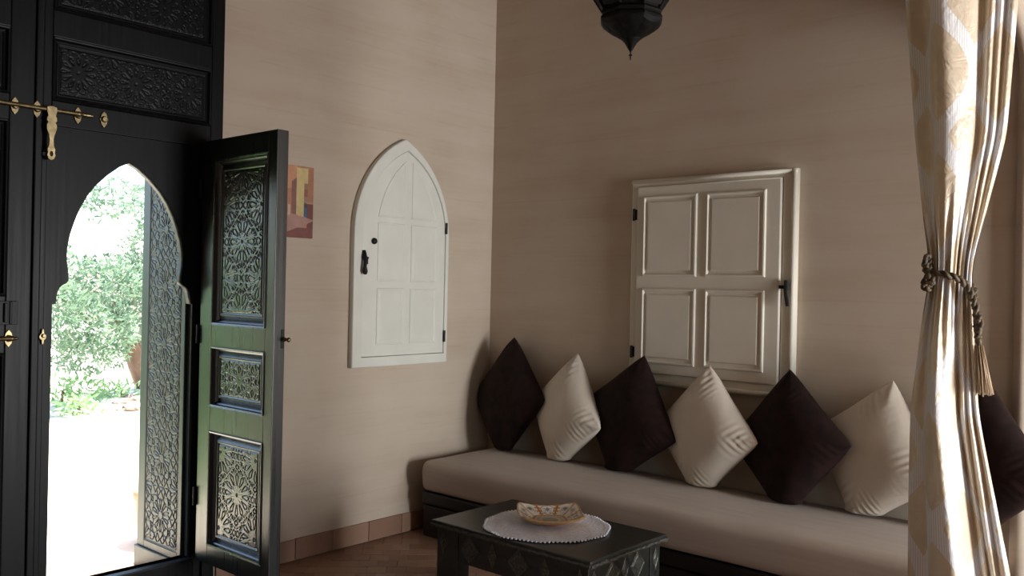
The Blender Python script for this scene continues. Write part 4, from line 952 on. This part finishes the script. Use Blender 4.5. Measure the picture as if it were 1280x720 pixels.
p1 = ray_pt(172, 455, -8.7); p2 = ray_pt(160, 425, -8.3); p3 = ray_pt(140, 380, -7.9); p4 = ray_pt(125, 300, -7.7)
q2 = ray_pt(178, 420, -8.5); q3 = ray_pt(195, 340, -8.4)
tree('garden_tree', (g.x, g.y, GZ0), [([g, p1, p2], [.17, .14, .10]), ([p2, p3], [.09, .05]), ([p1, q2, q3], [.10, .07, .03])], blobs, 13000, 0.11, 0.014, 3, M['leaf_a'], 'pale grey green tree with a leaning trunk seen through the arch doorway', 'tree')
# low bushes and lawn tufts in front of it
for i, (px, py, x, r, cnt_, lab) in enumerate(((78, 492, -7.6, .26, 300, 'low bright green bush on the sunlit ground under the pale tree'), (98, 515, -6.6, .17, 160, 'small grass tuft nearest the doorway in the garden'), (152, 490, -7.6, .16, 160, 'small green plant beside the brown stones outside'))):
    p = ray_pt(px, py, x); z = GZ0 + r * .7
    bl = [(p.x + rs0.uniform(-r, r), p.y + rs0.uniform(-r, r), z, r * .8) for _ in range(4)]
    t = empty('bush', (p.x, p.y, GZ0), lab, 'bush', 'low plants on the garden ground')
    f = link('foliage', leaf_cloud(bl, cnt_, 0.12, 0.016, 20 + i), M['leaf_b'], t); f['kind'] = 'stuff'
    b = bmesh.new(); tube(b, [(p.x, p.y, GZ0 - .05), (p.x + .02, p.y, z)], .02, 6); link('stem', b, M['bark'], t)
# stones below the trunk
names = ['flat brown stone in the garden, the one closest to the trunk', 'brown stone in the middle of the garden stone heap', 'low wide brown stone at the front of the garden heap', 'small brown stone at the open end of the garden heap', 'brown stone at the back of the garden heap']
for i, (px, py, x, s) in enumerate(((176, 513, -7.0, .17), (152, 513, -6.95, .13), (163, 521, -6.5, .15), (137, 519, -6.6, .11), (162, 507, -7.45, .14))):
    p = ray_pt(px, py, x); b = bmesh.new(); gs = bmesh.ops.create_icosphere(b, subdivisions=3, radius=1.0)
    for v in b.verts:
        k = 1 + .35 * noise.noise(v.co * 1.3 + Vector((i * 7, 0, 0))) + .12 * noise.noise(v.co * 4 + Vector((i, 3, 0)))
        v.co = Vector((v.co.x * s * k, v.co.y * s * k * .8, v.co.z * s * .42 * k)) + Vector((p.x, p.y, GZ0 + s * .2))
    top('garden_stone', b, M['rock'], (p.x, p.y, GZ0), names[i], 'stone', 'stones heaped in the garden')
# terracotta pot by the wall
pc = Vector((-0.848, -1.842, -0.005))
pot = empty('flower_pot', tuple(pc), 'terracotta pot standing just outside behind the carved jamb panel', 'pot')
b = bmesh.new(); lathe(b, [(.125, 0), (.128, .005), (.145, .25), (.158, .255), (.160, .31), (.148, .312), (.138, .28), (.12, .28)], pc, 32); link('pot_body', b, M['pot'], pot, True)
b = bmesh.new(); lathe(b, [(.136, .272), (.12, .282), (.0, .288)], pc, 24); link('soil', b, M['bark'], pot)
rsl = np.random.RandomState(9)
nb = 16000; bx0 = rsl.uniform(-10.5, -1.7, nb); by0 = rsl.uniform(-9.5, -3.2, nb); ang = rsl.uniform(0, 6.3, nb); hh = rsl.uniform(.05, .11, nb)
Vb = np.zeros((nb, 3, 3)); Vb[:, 0] = np.stack([bx0 - .02 * np.cos(ang), by0 - .02 * np.sin(ang), np.full(nb, GZ0 + .02)], 1); Vb[:, 1] = np.stack([bx0 + .02 * np.cos(ang), by0 + .02 * np.sin(ang), np.full(nb, GZ0 + .02)], 1)
Vb[:, 2] = np.stack([bx0 + rsl.normal(0, .04, nb), by0 + rsl.normal(0, .04, nb), GZ0 + .02 + hh], 1)
me = bpy.data.meshes.new('lawn'); me.from_pydata([tuple(v) for v in Vb.reshape(-1, 3)] + [(-10.6, -9.6, GZ0 + .035), (-1.65, -9.6, GZ0 + .035), (-1.65, -3.15, GZ0 + .035), (-10.6, -3.15, GZ0 + .035)], [], [(3 * i, 3 * i + 1, 3 * i + 2) for i in range(nb)] + [(3 * nb, 3 * nb + 1, 3 * nb + 2, 3 * nb + 3)])
top('lawn', me, M['grass'], (-6, -6, GZ0), 'short green lawn on the near side of the sunlit garden path', 'lawn', kind='stuff')
# hedge along the path and trees across it: what the varnish of the wicket mirrors
hs_ = [(-3.7, -5.6, .75), (-5.6, -6.3, .9), (-6.6, -4.3, .7), (-7.9, -7.2, 1.05), (-10.4, -5.6, 1.1)]
hl = ['rounded green hedge bush nearest the house along the garden path', 'rounded green bush second along the garden path', 'tall rounded green bush behind the path hedge', 'rounded green bush farthest along the path towards the pale tree', 'large rounded green bush at the far end of the garden']
for i, (x, y, r) in enumerate(hs_):
    rs1 = random.Random(40 + i)
    bl = [(x + rs1.uniform(-.7, .7) * r, y + rs1.uniform(-.7, .7) * r, GZ0 + r * rs1.uniform(.5, 1.7), r * .6) for _ in range(12)]
    t = empty('hedge_bush', (x, y, GZ0), hl[i], 'bush', 'bushes along the garden path')
    f = link('foliage', leaf_cloud(bl, 5000, 0.16, 0.03, 50 + i), M['leaf_b'], t); f['kind'] = 'stuff'
    b = bmesh.new(); tube(b, [(x, y, GZ0 - .05), (x, y, GZ0 + r)], .06, 8); link('stem', b, M['bark'], t)
